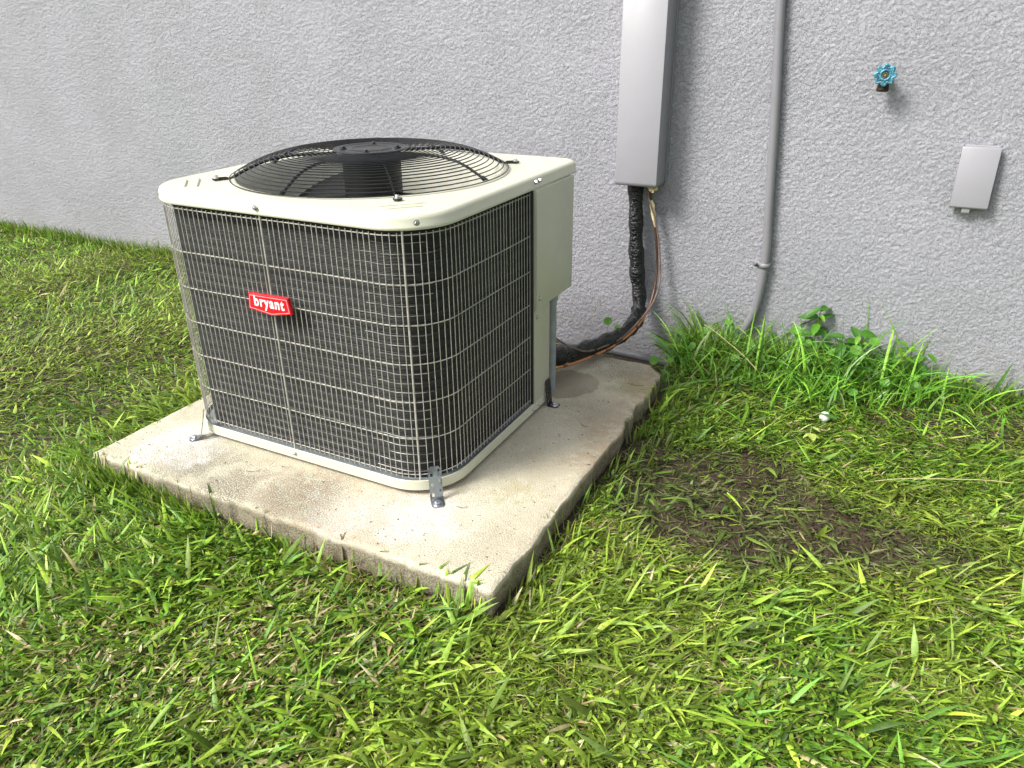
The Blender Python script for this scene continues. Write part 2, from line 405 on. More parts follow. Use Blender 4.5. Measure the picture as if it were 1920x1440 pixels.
for kz, (z, off) in enumerate([(-.0035, .0018), (-.014, .0035), (-.034, .002), (-.055, .001), (-.085, -.004), (-.14, -.012)]):
    q = P.copy(); rough = (fbm(L * 9, L * 0 + kz * .9, 77, 4) - .5) * .014 * min(1, kz * .5 + .15)
    q[:, :2] += nrm * (off + rough)[:, None]; q[:, 2] = z
    b = len(V); V = np.vstack([V, q]); cur = np.arange(b, b + len(per))
    F.append(np.stack([prev, cur, np.roll(cur, -1), np.roll(prev, -1)], 1)); prev = cur
slab = np_mesh('concrete_slab', V, np.vstack(F), m_conc, smooth=True)
tag(slab, 'weathered square concrete pad with stains under the air conditioner', 'concrete slab')

# ---------------------------------------------------------------- condenser unit
X0, X1, Y0, Y1 = -.868, 0.0, -1.442, -.600
def offset_poly(P, d):
    n = len(P); out = []
    for i in range(n):
        a, b, c_ = Vector(P[i - 1]), Vector(P[i]), Vector(P[(i + 1) % n])
        e1 = (b - a).normalized(); e2 = (c_ - b).normalized(); n1 = Vector((-e1.y, e1.x)); n2 = Vector((-e2.y, e2.x))
        m_ = (n1 + n2); m_ = m_ / (m_.length_squared / 2); out.append(tuple(b + m_ * d))
    return out
def fillet(P, R, seg=10):
    n = len(P); out = []
    for i in range(n):
        a, b, c_ = Vector(P[i - 1]), Vector(P[i]), Vector(P[(i + 1) % n]); r = R[i]
        if r <= 1e-5: out.append(b.copy()); continue
        u = (a - b).normalized(); v = (c_ - b).normalized(); ang = u.angle(v); t_ = r / math.tan(ang / 2)
        ctr = b + (u + v).normalized() * (r / math.sin(ang / 2)); p0 = b + u * t_; p1 = b + v * t_
        a0 = math.atan2(*(p0 - ctr).yx); a1 = math.atan2(*(p1 - ctr).yx); da = (a1 - a0 + PI) % (2 * PI) - PI
        for k in range(seg + 1):
            aa = a0 + da * k / seg; out.append(ctr + Vector((math.cos(aa), math.sin(aa))) * r)
    return out
RC = .135
SQ = [(X0, Y0), (X1, Y0), (X1, Y1), (X0, Y1)]          # counter-clockwise
CUT = [(X0, Y0), (X1, Y0), (X1, -.815), (-.20, Y1), (X0, Y1)]
def sq(d, rb=.055): return fillet(offset_poly(SQ, d), [RC - d, RC - d, max(rb - d * .5, .01), RC - d], 12)
def cut(d): return fillet(offset_poly(CUT, d), [RC - d, RC - d, .012, .04, RC - d], 12)
FC = Vector((-.434, -1.028))
def resample(poly, angs):
    out = []; n = len(poly)
    for a in angs:
        d = Vector((math.cos(a), math.sin(a))); best = None
        for i in range(n):
            p = poly[i] - FC; q = poly[(i + 1) % n] - FC; e = q - p; den = d.x * e.y - d.y * e.x
            if abs(den) < 1e-12: continue
            t_ = (p.x * e.y - p.y * e.x) / den; s_ = (p.x * d.y - p.y * d.x) / den
            if t_ > 0 and -1e-6 <= s_ <= 1 + 1e-6: best = t_ if best is None else max(best, t_)
        out.append(FC + d * best)
    return out
AC = empty('air_conditioner', (-.425, -1.02, 0))
tag(AC, 'cream outdoor air conditioner with black fan guard standing on the concrete pad', 'air conditioner')
AC.location = (0, 0, 0)
def z3(loop, z): return [(p[0], p[1], z) for p in loop]
angs = [2 * PI * k / 256 for k in range(256)]
sqa = {d: resample(sq(d), angs) for d in (0, .0015, .006, .012, .018, .03)}
def circ(r, n=256): return [(FC.x + r * math.cos(a), FC.y + r * math.sin(a)) for a in (2 * PI * k / n for k in range(n))]
mb = MB()
mid = [((a[0] * .45 + b[0] * .55), (a[1] * .45 + b[1] * .55)) for a, b in zip(sqa[.03], circ(.372))]
mb.loft([z3(sqa[.006], .6640), z3(sqa[.0015], .6615), z3(sqa[0], .6640), z3(sqa[0], .6690), z3(sqa[.0015], .6705), z3(sqa[.0015], .684), z3(sqa[.006], .6915), z3(sqa[.012], .6945),
         z3(sqa[.018], .6952), z3(sqa[.03], .6955), z3(mid, .6958), z3(circ(.372), .6962), z3(circ(.364), .6985), z3(circ(.357), .7000), z3(circ(.353), .6985)])
cap = mb.build('top_cap', m_cream, AC, angle=60)
mb = MB(); mb.loft([z3(circ(.3535), .6980), z3(circ(.348), .690), z3(circ(.345), .66), z3(circ(.343), .560), z3(circ(.347), .548), z3(circ(.356), .54)]); mb.build('fan_shroud', m_shroud, AC, angle=60)
for k, (sx, sy) in enumerate(((1, -1), (1, 1), (-1, -1), (-1, 1))):
    for j, dd in enumerate((.445, .475)):
        d = Vector((sx, sy)).normalized(); t_ = Vector((-d.y, d.x)); c_ = FC + d * dd; hl = .062 if j == 0 else .050
        m_ = MB(); pts = [(*(c_ + t_ * (hl * q)), .6950 + (.0012 if abs(q) < .9 else -.001)) for q in np.linspace(-1, 1, 9)]
        m_.tube(pts, [.0015] + [.0042] * 7 + [.0015], 10); m_.build('embossed_rib', m_cream, cap)

# base pan
mb = MB(); co = cut(0)
mb.loft([z3(cut(.03), .016), z3(cut(.010), .014), z3(cut(.0), .0135), z3(co, .0395), z3(cut(.0012), .0405), z3(cut(.0035), .0400), z3(cut(.0045), .030), z3(cut(.05), .0285)])
mb.add([(p[0], p[1], .0285) for p in cut(.05)], [tuple(range(len(co)))])
pan = mb.build('base_pan', m_cream, AC, angle=30)
mb = MB(); mb.loft([z3(cut(.004), .0305), z3(cut(.034), .0312)]); mb.build('pan_floor', m_panint, pan)
for fx, fy in ((-.68, -1.30), (-.17, -1.30), (-.17, -.86), (-.68, -.74)):
    m_ = MB(); m_.box(fx - .03, fx + .03, fy - .03, fy + .03, -.001, .0165); m_.build('rubber_foot', m_motor, AC, bevel=.003)

# coil: rows of ridged fins bent round three sides
def side_path(d, back_x=-.30, ds=.01, right_y=-.925):
    """open path round the unit, inset d: right side -> front -> left -> back"""
    x0, x1, y0, y1 = X0 + d, X1 - d, Y0 + d, Y1 - d; r = RC - d; pts = []
    def seg(a, b):
        n = max(1, int((Vector(b) - Vector(a)).length / ds)); return [Vector(a).lerp(Vector(b), k / n) for k in range(n)]
    def arc(cx, cy, a0, a1):
        n = max(3, int(abs(a1 - a0) * r / ds)); return [Vector((cx + r * math.cos(a0 + (a1 - a0) * k / n), cy + r * math.sin(a0 + (a1 - a0) * k / n))) for k in range(n)]
    pts += seg((x1, right_y), (x1, y0 + r)); pts += arc(x1 - r, y0 + r, 0, -PI / 2); pts += seg((x1 - r, y0), (x0 + r, y0))
    pts += arc(x0 + r, y0 + r, -PI / 2, -PI); pts += seg((x0, y0 + r), (x0, y1 - r)); pts += arc(x0 + r, y1 - r, PI, PI / 2); pts += seg((x0 + r, y1), (back_x, y1)); pts.append(Vector((back_x, y1)))
    return pts
def coil_path(d): return side_path(d, ds=.012)
p_in = coil_path(.030); N = len(p_in)
# outward normals by path
def normals(p):
    out = []
    for i in range(len(p)):
        t_ = (p[min(i + 1, len(p) - 1)] - p[max(i - 1, 0)]).normalized(); out.append(Vector((-t_.y, t_.x)))
    s_ = 1 if out[0].x > 0 else -1
    return [o_ * s_ for o_ in out]
nn = normals(p_in); loops = []
zc = .034
while zc < .652:
    for q, hgt in ((0, 0), (.0035, .0022), (.0085, .0030), (.0155, .0030), (.0205, .0022)):
        z = zc + q
        if z > .655: break
        loops.append([(p.x + n_.x * hgt, p.y + n_.y * hgt, z) for p, n_ in zip(p_in, nn)])
    zc += .024
loops.append([(p.x - n_.x * .022, p.y - n_.y * .022, .655) for p, n_ in zip(p_in, nn)])
loops.append([(p.x - n_.x * .022, p.y - n_.y * .022, .034) for p, n_ in zip(p_in, nn)])
mb = MB(); mb.loft(loops, closed=False); mb.build('coil', m_coil, AC, angle=80)
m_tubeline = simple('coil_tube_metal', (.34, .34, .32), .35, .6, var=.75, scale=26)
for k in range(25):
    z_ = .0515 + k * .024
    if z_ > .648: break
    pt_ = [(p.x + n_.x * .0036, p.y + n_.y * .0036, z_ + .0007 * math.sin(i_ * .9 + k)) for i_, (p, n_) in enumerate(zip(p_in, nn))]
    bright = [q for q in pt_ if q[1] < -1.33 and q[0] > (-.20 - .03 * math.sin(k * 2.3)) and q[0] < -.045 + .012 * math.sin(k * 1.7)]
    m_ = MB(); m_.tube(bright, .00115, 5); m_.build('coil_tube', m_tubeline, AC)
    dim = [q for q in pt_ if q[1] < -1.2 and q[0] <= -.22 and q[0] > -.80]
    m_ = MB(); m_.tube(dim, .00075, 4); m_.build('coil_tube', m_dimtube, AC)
mb = MB(); pw = side_path(.012); nw = normals(pw)
# strip coloured dark to stand for the shaded gap under the cap
mb.loft([[(p.x - n_.x * .006, p.y - n_.y * .006, z) for p, n_ in zip(pw, nw)] for z in (.656, .690)] + [[(p.x - n_.x * .045, p.y - n_.y * .045, .690) for p, n_ in zip(pw, nw)]] + [[(p.x - n_.x * .045, p.y - n_.y * .045, .657) for p, n_ in zip(pw, nw)]] + [[(p.x - n_.x * .006, p.y - n_.y * .006, .656) for p, n_ in zip(pw, nw)]], closed=False)
mb.build('cap_gap_shade', m_dark, AC)

# wire guard: every wire is its own piece
guard = empty('wire_guard', (0, 0, 0), AC)
path = side_path(.0065, ds=.006)
for k, z in enumerate((.6500, .540, .444, .348, .252, .154, .0535)):
    mb = MB(); pz = side_path(.0085, ds=.012, back_x=-.30); mb.tube([(p.x, p.y, z + .0006 * math.sin(i_ * .21 + k * 2)) for i_, p in enumerate(pz)], 0.0014, 6)
    mb.build('horizontal_wire', m_wire, guard)
cum = [0]
for a, b in zip(path[:-1], path[1:]): cum.append(cum[-1] + (b - a).length)
def at_s(s_):
    k = int(np.searchsorted(cum, s_)); k = max(1, min(k, len(cum) - 1)); f_ = (s_ - cum[k - 1]) / (cum[k] - cum[k - 1]); p = path[k - 1].lerp(path[k], f_)
    return p
front_mid_s = None
s_list = []; s_ = .008
while s_ < cum[-1]: s_list.append(s_); s_ += .0162
def s_of_x(xx):
    for a, p in zip(cum, path):
        if abs(p.y - (Y0 + .0065)) < 1e-4 and p.x <= xx: return a
S1 = s_of_x(-.452); S2 = .925 and (cum[0] + (abs(Y0 + RC - (-.925))) + RC * .98)
bars = [S2, S1, S1 + .62, S1 + 1.22]
mb = MB(); mb.tube([(0, 0, .0465), (0, 0, .35), (0, 0, .6560)], .00108, 6); proto = mb.build('vertical_wire', m_wire, guard)
first = True
for s_ in s_list:
    if any(abs(s_ - b) < .0065 for b in bars): continue
    p = at_s(s_)
    if first: proto.location = (p.x, p.y, 0); first = False
    else: o = copy_obj(proto, guard, (p.x, p.y, 0)); o.rotation_euler = (random.uniform(-.0015, .0015), random.uniform(-.0015, .0015), 0)
mb = MB(); mb.tube([(0, 0, .036), (0, 0, .35), (0, 0, .664)], .0024, 8); pb = mb.build('guard_bar', m_wire, guard)
for k, b in enumerate(bars):
    p = at_s(b)
    if k == 0: pb.location = (p.x, p.y, 0)
    else: copy_obj(pb, guard, (p.x, p.y, 0))

# right side: corner post, control box cover, chamfered service panel
mb = MB()
prof = [(-.012, -.9225), (.0005, -.9225), (.0005, -.819), (-.004, -.815), (-.202, -.604), (-.30, -.604), (-.30, -.612), (-.206, -.612), (-.012, -.825), (-.012, -.9225)]
mb.loft([z3(prof[:-1], .0405), z3(prof[:-1], .662)], True, True, True)
post = mb.build('corner_post', m_cream_dk, AC, angle=25, bevel=.0012)
mb = MB(); mb.box(-.10, .0002, -.9275, -.9245, .041, .661); mb.build('coil_gap_shade', m_dark, post)  # dark box added so the gap beside the coil end reads black
mb = MB(); mb.box(-.14, .0095, -.9215, -.682, .333, .6605); cb = mb.build('control_box', m_cream_dk, AC, bevel=.0015)
mb = MB(); mb.box(.0035, .0110, -.9240, -.9160, .329, .6600); mb.build('cover_edge', m_cream_dk, cb, bevel=.001)
mb = MB(); mb.box(.0005, .0030, -.9200, -.9150, .0410, .329); mb.build('post_edge', m_cream_dk, post, bevel=.0008)

# screws: built facing +x / -y, as sub-parts of the piece they hold
def screw(parent, p, nrm_, r=.0050):
    n_ = Vector(nrm_).normalized(); q = n_.to_track_quat('Z', 'Y').to_matrix().to_4x4()
    m_ = MB(); m_.disc((0, 0, 0), r * 1.35, .0012, seg=16); m_.disc((0, 0, .0012), r, .0040, seg=6, bev=.0008)
    m_.disc((0, 0, .0050), r * .45, .0006, seg=8)
    o = m_.build('screw', m_zinc, parent, angle=25); o.matrix_local = Matrix.Translation(Vector(p)) @ q; return o
screw(cap, (-.458, Y0 - .001, .679), (0, -1, .0)); screw(cap, (-.036, -1.408, .679), (.72, -.70, 0)); screw(cap, (.0005, -.912, .681), (1, 0, 0)); screw(cap, (.0005, -.888, .681), (1, 0, 0))
screw(cap, (-.846, -1.36, .679), (-1, -.3, 0)); screw(cap, (-.425, Y1 + .0005, .679), (0, 1, 0))
screw(pan, (-.452, Y0 - .0005, .0285), (0, -1, 0), .0045); screw(pan, (.0, -.925, .0225), (1, 0, 0), .0042); screw(pan, (.0, -.893, .0260), (1, 0, 0), .0042)
screw(cb, (.0098, -.905, .362), (1, 0, 0)); screw(post, (.001, -.905, .305), (1, 0, 0), .0042)

# fan: motor, blades, guard
mb = MB(); mb.loft([z3(circ(r_, 40), z) for r_, z in ((.02, .748), (.070, .748), (.078, .742), (.078, .612), (.072, .604), (.02, .602))], True, True, True); mb.build('fan_motor', m_motor, AC)
fan = empty('fan', (0, 0, 0), AC)
mb = MB(); mb.loft([z3(circ(r_, 32), z) for r_, z in ((.055, .601), (.06, .597), (.06, .566), (.05, .560))], True, True, True); mb.build('fan_hub', m_motor, fan)
def blade_at(a0):
    m_ = MB(); vs = []; nr, na = 10, 12
    for i_ in range(nr):
        r_ = .052 + (.325 - .052) * i_ / (nr - 1)
        for j_ in range(na):
            u = j_ / (na - 1) - .5; sp = .70 + .25 * math.sin(PI * i_ / (nr - 1)); a = a0 + u * sp + .12 * (i_ / (nr - 1)) ** 2
            z = .612 + .060 * (-u) + .012 * math.cos(u * PI) * (i_ / nr) + .012 * i_ / nr; vs.append((FC.x + r_ * math.cos(a), FC.y + r_ * math.sin(a), z))
    fs = [(i_ * na + j_, i_ * na + j_ + 1, (i_ + 1) * na + j_ + 1, (i_ + 1) * na + j_) for i_ in range(nr - 1) for j_ in range(na - 1)]
    m_.add(vs, fs); o = m_.build('fan_blade', m_motor, fan); sm = o.modifiers.new('thick', 'SOLIDIFY'); sm.thickness = .003; return o
for k in range(3): blade_at(math.radians(25) + k * 2 * PI / 3)
def gz(r_): return .7545 - .0530 * max(0, (r_ - .190) / .178) ** 2.0
fg = MB(); fg.loft([z3(circ(r_, 48), z) for r_, z in ((.098, .7535), (.1005, .7560), (.098, .7585), (.088, .7585), (.084, .7565), (.058, .7565), (.055, .7590), (.050, .7590), (.047, .7570), (.01, .7570))], True, True, True)
fgo = fg.build('fan_guard', m_black, AC, angle=50)
for k in range(21):
    r_ = .110 + (.368 - .110) * (k / 20); m_ = MB(); m_.tube(z3(circ(r_, 96), gz(r_)), .00150, 6, closed=True); m_.build('guard_ring', m_black, fgo)
for k in range(8):
    a = k * PI / 4 + (0.02 if k % 2 else .0); d = Vector((math.cos(a), math.sin(a)))
    m_ = MB()
    if k % 2:       # legs out to a bolted foot
        a2 = math.radians({1: 42, 3: 135, 5: 223, 7: -45}[k]); d = Vector((math.cos(a2), math.sin(a2)))
        rs_ = list(np.linspace(.090, .366, 18)); pts = [(*(FC + d * r_), gz(r_) - .0050) for r_ in rs_] + [(*(FC + d * .376), .7005), (*(FC + d * .404), .7002)]
        rad = .0042 if k != 7 else .0022
        m_.tube(pts, rad, 8); o = m_.build('guard_leg', m_black, fgo)
        m_ = MB(); p = FC + d * .400; m_.disc((p.x, p.y, .6985), .011, .0035, seg=14); m_.build('foot_pad', m_black, fgo)
        m_ = MB(); m_.disc((p.x, p.y, .7020), .0085, .0025, seg=16, bev=.001); m_.disc((p.x, p.y, .7045), .0055, .0050, seg=6, bev=.001); m_.build('foot_bolt', m_zinc, fgo)
    else:           # inner struts ending in a round plug
        pts = [(*(FC + d * r_), gz(r_) - .0050) for r_ in np.linspace(.09, .270, 9)] + [(*(FC + d * .300), .7270), (*(FC + d * .350), .6995)]
        m_.tube(pts, .0036, 8); m_.build('guard_strut', m_black, fgo)
        m_ = MB(); m_.tube([(*(FC + d * .341), .7050), (*(FC + d * .355), .6965)], .0058, 10); m_.build('strut_plug', m_black, fgo)
for a in (.5, 2.1, 3.7, 5.2):
    m_ = MB(); c_ = FC + Vector((math.cos(a), math.sin(a))) * .072; m_.disc((c_.x, c_.y, .7565), .009, .0030, seg=16, bev=.001); m_.disc((c_.x, c_.y, .7595), .0055, .004, seg=6, bev=.0008); m_.build('hub_bolt', m_black, fgo)

# badge
BY = Y0 - .0005
bp = [(-.5165, .4690), (-.3905, .4718), (-.3845, .4315), (-.4470, .4190), (-.5225, .4275)]
def inset(P_, d):
    area = sum(P_[i_][0] * P_[(i_ + 1) % len(P_)][1] - P_[(i_ + 1) % len(P_)][0] * P_[i_][1] for i_ in range(len(P_)))
    return offset_poly(P_, d if area > 0 else -d)
mb = MB(); mb.loft([[(x_, BY, z_) for x_, z_ in bp], [(x_, BY - .0070, z_) for x_, z_ in bp], [(x_, BY - .0085, z_) for x_, z_ in inset(bp, .0012)]], True, True, True)
badge = mb.build('badge', m_red, AC, angle=20)
mb = MB(); a_ = inset(bp, .0042); b_ = inset(bp, .0056)
mb.loft([[(x_, BY - .0084, z_) for x_, z_ in a_], [(x_, BY - .0092, z_) for x_, z_ in a_], [(x_, BY - .0092, z_) for x_, z_ in b_], [(x_, BY - .0084, z_) for x_, z_ in b_]]); mb.build('badge_outline', m_redhi, badge)
cu = bpy.data.curves.new('lettering', 'FONT'); cu.body = 'bryant'; cu.size = .040; cu.extrude = .0005; cu.offset = .0011; cu.align_x = 'CENTER'; cu.resolution_u = 6; cu.space_character = 1.16
tmp = bpy.data.objects.new('tmp_text', cu); C.objects.link(tmp)
bpy.context.view_layer.update()
me = bpy.data.meshes.new_from_object(tmp.evaluated_get(bpy.context.evaluated_depsgraph_get())); bpy.data.objects.remove(tmp)
xsv = [v.co.x for v in me.vertices]; wdt = max(xsv) - min(xsv); me.name = 'lettering'
lo = bpy.data.objects.new('lettering', me); C.objects.link(lo); me.materials.clear(); me.materials.append(m_white); lo.parent = badge
lo.rotation_euler = (PI / 2, 0, 0); lo.scale = (.096 / wdt, .92, 1); lo.location = (-.4525, BY - .0092, .4400)

# hold-down straps
def strap(loc, rz, lean=.04, name='hold_down_strap'):
    root = empty(name, loc, AC); root.rotation_euler = (0, 0, rz)
    # local: strap faces -y, bottom at y=-lean
    xc = [-.0160, -.0110, -.0050, .0020, .0080, .0125, .0160]; zc_ = [.0, .010, .018, .026, .034, .042, .050, .058, .066, .074, .082]
    holes = {(1, 1), (4, 2), (1, 4), (4, 5), (1, 7), (4, 8)}
    vs = []; fs = []
    for z in zc_:
        for x_ in xc:
            top = max(0, (z - .074) / .008); xx = x_ * (1 - .35 * top); vs.append((xx, -lean * (1 - z / .082) ** 1.0, z + .0015))
    n = len(xc)
    for j_ in range(len(zc_) - 1):
        for i_ in range(n - 1):
            if (i_, j_) in holes: continue
            fs.append((j_ * n + i_, j_ * n + i_ + 1, (j_ + 1) * n + i_ + 1, (j_ + 1) * n + i_))
    b = len(vs)
    for y_, k in ((-.006, 1), (-.018, 1), (-.026, .9), (-.031, .6)):
        for x_ in xc: vs.append((x_ * k, -lean + y_, .0015))
    rows = [list(range(n))] + [list(range(b + n * q, b + n * q + n)) for q in range(4)]
    for q in range(4):
        for i_ in range(n - 1): fs.append((rows[q][i_], rows[q][i_ + 1], rows[q + 1][i_ + 1], rows[q + 1][i_]))
    m_ = MB(); m_.add(vs, fs); o = m_.build('strap_plate', m_strap, root, smooth=False); sm = o.modifiers.new('thick', 'SOLIDIFY'); sm.thickness = .0014; sm.offset = 0
    m_ = MB(); m_.disc((0, -lean - .016, .002), .0125, .0018, seg=18, bev=.0006); m_.disc((0, -lean - .016, .0038), .0080, .0065, seg=6, bev=.001); m_.build('anchor_bolt', m_zinc, root)
    return root
strap((-.0325, -1.4080, 0), math.radians(40), .026)
strap((-.7750, -1.4430, 0), math.radians(-42), .022)
sr = strap((.0030, -.8350, 0), math.radians(90), .008)
strap((-.8320, -.6350, 0), math.radians(-132), .026)
for ch in sr.children:
    if ch.name.startswith('strap_plate'): ch.data.materials.clear(); ch.data.materials.append(m_black)

# service valve at the chamfer
mb = MB(); mb.tube([(-.090, -.735, .062), (-.055, -.722, .062)], .011, 12); mb.tube([(-.060, -.726, .062), (-.036, -.716, .063)], .0062, 10); mb.tube([(-.066, -.727, .040), (-.066, -.727, .09)], .009, 6)
mb.build('service_valve', m_brass, AC)
mb = MB(); mb.tube([(-.100, -.705, .085), (-.060, -.655, .080)], .014, 12); mb.build('suction_valve', m_brass, AC)

# ---------------------------------------------------------------- refrigerant lines and conduits
pts = spline([(-.020, -.050, .560), (-.018, -.050, .500), (-.008, -.050, .341), (.003, -.050, .220), (.022, -.060, .110), (.036, -.105, .055), (.042, -.19, .036), (.032, -.30, .034), (.0, -.42, .038), (-.034, -.53, .048), (-.062, -.625, .066), (-.085, -.68, .078)], 260)
ph = np.cumsum(rng.uniform(.15, .55, 262)); amp = rng.uniform(.3, 1, 262)
rad = [.0268 + .0050 * max(0, (i_ - 150) / 110) + .0030 * math.sin(ph[i_]) * amp[i_] + .0016 * math.sin(i_ * .11) for i_ in range(261)]
mb = MB(); mb.tube(pts, rad, 28, rf=lambda i_, a: 1 + .035 * math.sin(a * 3 + i_ * .23) + .022 * math.sin(a * 7 + ph[i_]))
ls = mb.build('refrigerant_line', m_tape, None, angle=70); tag(ls, 'thick black tape-wrapped refrigerant line drooping from the wall cover to the unit', 'insulated pipe')
pts = spline([(-.036, -.716, .063), (-.014, -.62, .044), (.012, -.50, .031), (.043, -.38, .029), (.068, -.26, .044), (.079, -.15, .075), (.084, -.085, .136), (.080, -.05, .23), (.064, -.04, .346), (.046, -.04, .422), (.036, -.04, .479), (.032, -.04, .545)], 120)
mb = MB(); mb.tube(pts, .0049, 12); cp = mb.build('copper_pipe', m_copper); tag(cp, 'bare tarnished copper pipe curving from the brass fitting up the wall', 'copper pipe')
mb = MB(); mb.tube([pts[0], pts[1], pts[2], pts[3]], [.0078, .0078, .0068, .0062], 12); mb.build('brass_fitting', m_brass, cp)
mb = MB(); mb.tube([(.040, -.042, .470), (.044, -.043, .452), (.047, -.043, .436), (.049, -.041, .420), (.054, -.042, .400), (.060, -.041, .375)], [.004, .0085, .0070, .0088, .006, .004], 10, rf=lambda i_, a: 1 + .15 * math.sin(3 * a + i_)); mb.build('yellowed_insulation', m_foam, cp)
pts = spline([(-.050, -.76, .215), (-.035, -.72, .180), (-.027, -.68, .145), (-.015, -.60, .095), (.002, -.52, .055), (.033, -.40, .040), (.056, -.31, .044), (.076, -.18, .072), (.094, -.10, .120), (.096, -.055, .190), (.082, -.045, .30), (.062, -.05, .40), (.040, -.055, .46), (.030, -.05, .50), (.038, -.045, .55)], 140)
mb = MB(); mb.tube(pts, .0030, 8); wr = mb.build('control_cable', m_cable); tag(wr, 'thin brown control cable looping beside the black wrapped line', 'cable')

mb = MB(); mb.tube([(-.030, -.735, .340), (-.0295, -.736, .2), (-.031, -.735, -.02)], .0135, 20)
cd = mb.build('grey_conduit', m_grey); tag(cd, 'short grey conduit dropping from the control box to the slab behind the corner post', 'conduit')
mb = MB(); mb.tube([(-.030, -.735, .300), (-.030, -.735, .335)], .0175, 20); mb.build('conduit_collar', m_grey, cd)

pts = spline([(.394, -.020, 1.35), (.401, -.020, 1.106), (.425, -.020, .798), (.447, -.020, .456), (.456, -.020, .327), (.454, -.020, .211), (.443, -.020, .110), (.421, -.022, .045), (.395, -.03, -.022), (.36, -.05, -.08), (.31, -.09, -.12)], 150)
mb = MB(); mb.tube(pts, .0148, 24, rf=lambda i_, a: 1 + .012 * math.sin(i_ * 2.2)); wc = mb.build('wall_conduit', m_condp); tag(wc, 'tall grey painted conduit running down the stucco wall and bending left into the grass', 'conduit')
mb = MB()
arc_ = [(.4575 + .0185 * math.cos(a), -.020 - .0175 * math.sin(a)) for a in np.linspace(-.2, PI + .2, 14)]
lp = [(.4170, -.0055), (.4280, -.0055)]
pr = [(.4165, -.0050)] + [(.4300, -.0055)] + arc_[::-1]
mb.loft([[(x_, y_, z) for x_, y_ in pr] for z in (.266, .284)], closed=False); o = mb.build('conduit_clamp', m_condp, wc, angle=60); sm = o.modifiers.new('thick', 'SOLIDIFY'); sm.thickness = .002
screw(wc, (.4235, -.0075, .275), (0, -1, 0), .004)

pts = spline([(-.26, -.160, -.100), (-.154, -.137, -.099), (-.041, -.140, -.099), (.023, -.140, -.100), (.088, -.143, -.101), (.153, -.148, -.103), (.22, -.14, -.112), (.29, -.11, -.14)], 40)
mb = MB(); mb.tube(pts, .0150, 20); gp = mb.build('ground_conduit', m_condp); tag(gp, 'grey conduit lying on the soil between the slab and the wall', 'conduit')

# line cover
mb = MB(); x0, x1, y0, y1, zb_, zt = -.0785, .0735, -.1080, -.001, .528, 1.9
mb.loft([[(x0, y1, z), (x0, y0, z), (x1, y0, z), (x1, y1, z)] for z in (zb_, .54, zt)], closed=True)
cov = mb.build('line_cover', m_greyp, None, angle=25, bevel=.0035); sm = cov.modifiers.new('thick', 'SOLIDIFY'); sm.thickness = .0018; sm.offset = -1
tag(cov, 'tall grey painted metal line cover fixed to the stucco wall above the black pipe', 'line cover')
mb = MB(); mb.box(x0 + .004, x1 - .004, y0 + .004, y1 - .004, .560, .566); mb.build('inner_block', m_motor, cov)
mb = MB(); mb.box(x1, x1 + .0045, -.012, -.001, .535, 1.9); mb.build('side_flange', m_greyp, cov, bevel=.001)
mb = MB()
for k in range(9):
    a = k * .7; mb.tube([(.052 + .012 * math.cos(a), -.085 + .014 * math.sin(a * 1.7), .532 + .004 * (k % 3)), (.056 + .012 * math.cos(a), -.080 + .010 * math.sin(a), .515 - .003 * (k % 4))], [.007, .004], 7)
mb.build('expanded_foam', m_foam, cov)

# spigot
sp = empty('hose_spigot', (.734, 0, .901)); tag(sp, 'outdoor water valve with weathered teal round handle on the stucco wall', 'spigot')
mb = MB(); mb.tube([(0, .002, -.006), (0, -.022, -.006), (0, -.040, -.002)], [.016, .013, .012], 16); mb.tube([(0, -.030, -.004), (-.001, -.038, -.024), (-.002, -.044, -.042), (-.002, -.045, -.046)], [.014, .0145, .0175, .0165], 16); mb.build('valve_body', m_iron, sp)
mb = MB(); mb.tube([(0, -.036, 0), (0, -.062, 0)], .006, 12); mb.build('valve_stem', m_brass, sp)
mb = MB(); lobes = 8
ring_o = []; n = 96
rim = [((.0245 + .0042 * math.cos(lobes * a)) * math.cos(a), -.066, (.0245 + .0042 * math.cos(lobes * a)) * math.sin(a)) for a in (2 * PI * k / n for k in range(n))]
mb.tube(rim, .0042, 8, closed=True); mb.tube([(.0135 * math.cos(2 * PI * k / 40), -.068, .0135 * math.sin(2 * PI * k / 40)) for k in range(40)], .0036, 8, closed=True)
for k in range(lobes):
    a = 2 * PI * k / lobes; mb.tube([(.0125 * math.cos(a), -.068, .0125 * math.sin(a)), (.0275 * math.cos(a), -.067, .0275 * math.sin(a))], .0030, 6)
mb.disc((0, -.064, 0), .0125, -.003, 'y', 24); mb.build('handle', m_teal, sp)
mb = MB(); mb.disc((0, -.0665, 0), .0095, -.0018, 'y', 20); mb.build('handle_plate', m_iron, sp)
mb = MB(); mb.disc((0, -.0680, 0), .0038, -.005, 'y', 6, 0); mb.build('handle_screw', m_brass, sp)
for k in range(10):
    a = 2 * PI * k / 10; mb = MB(); mb.disc((.0075 * math.cos(a), -.0683, .0075 * math.sin(a)), .0012, -.001, 'y', 8); mb.build('plate_stud', m_zinc, sp)

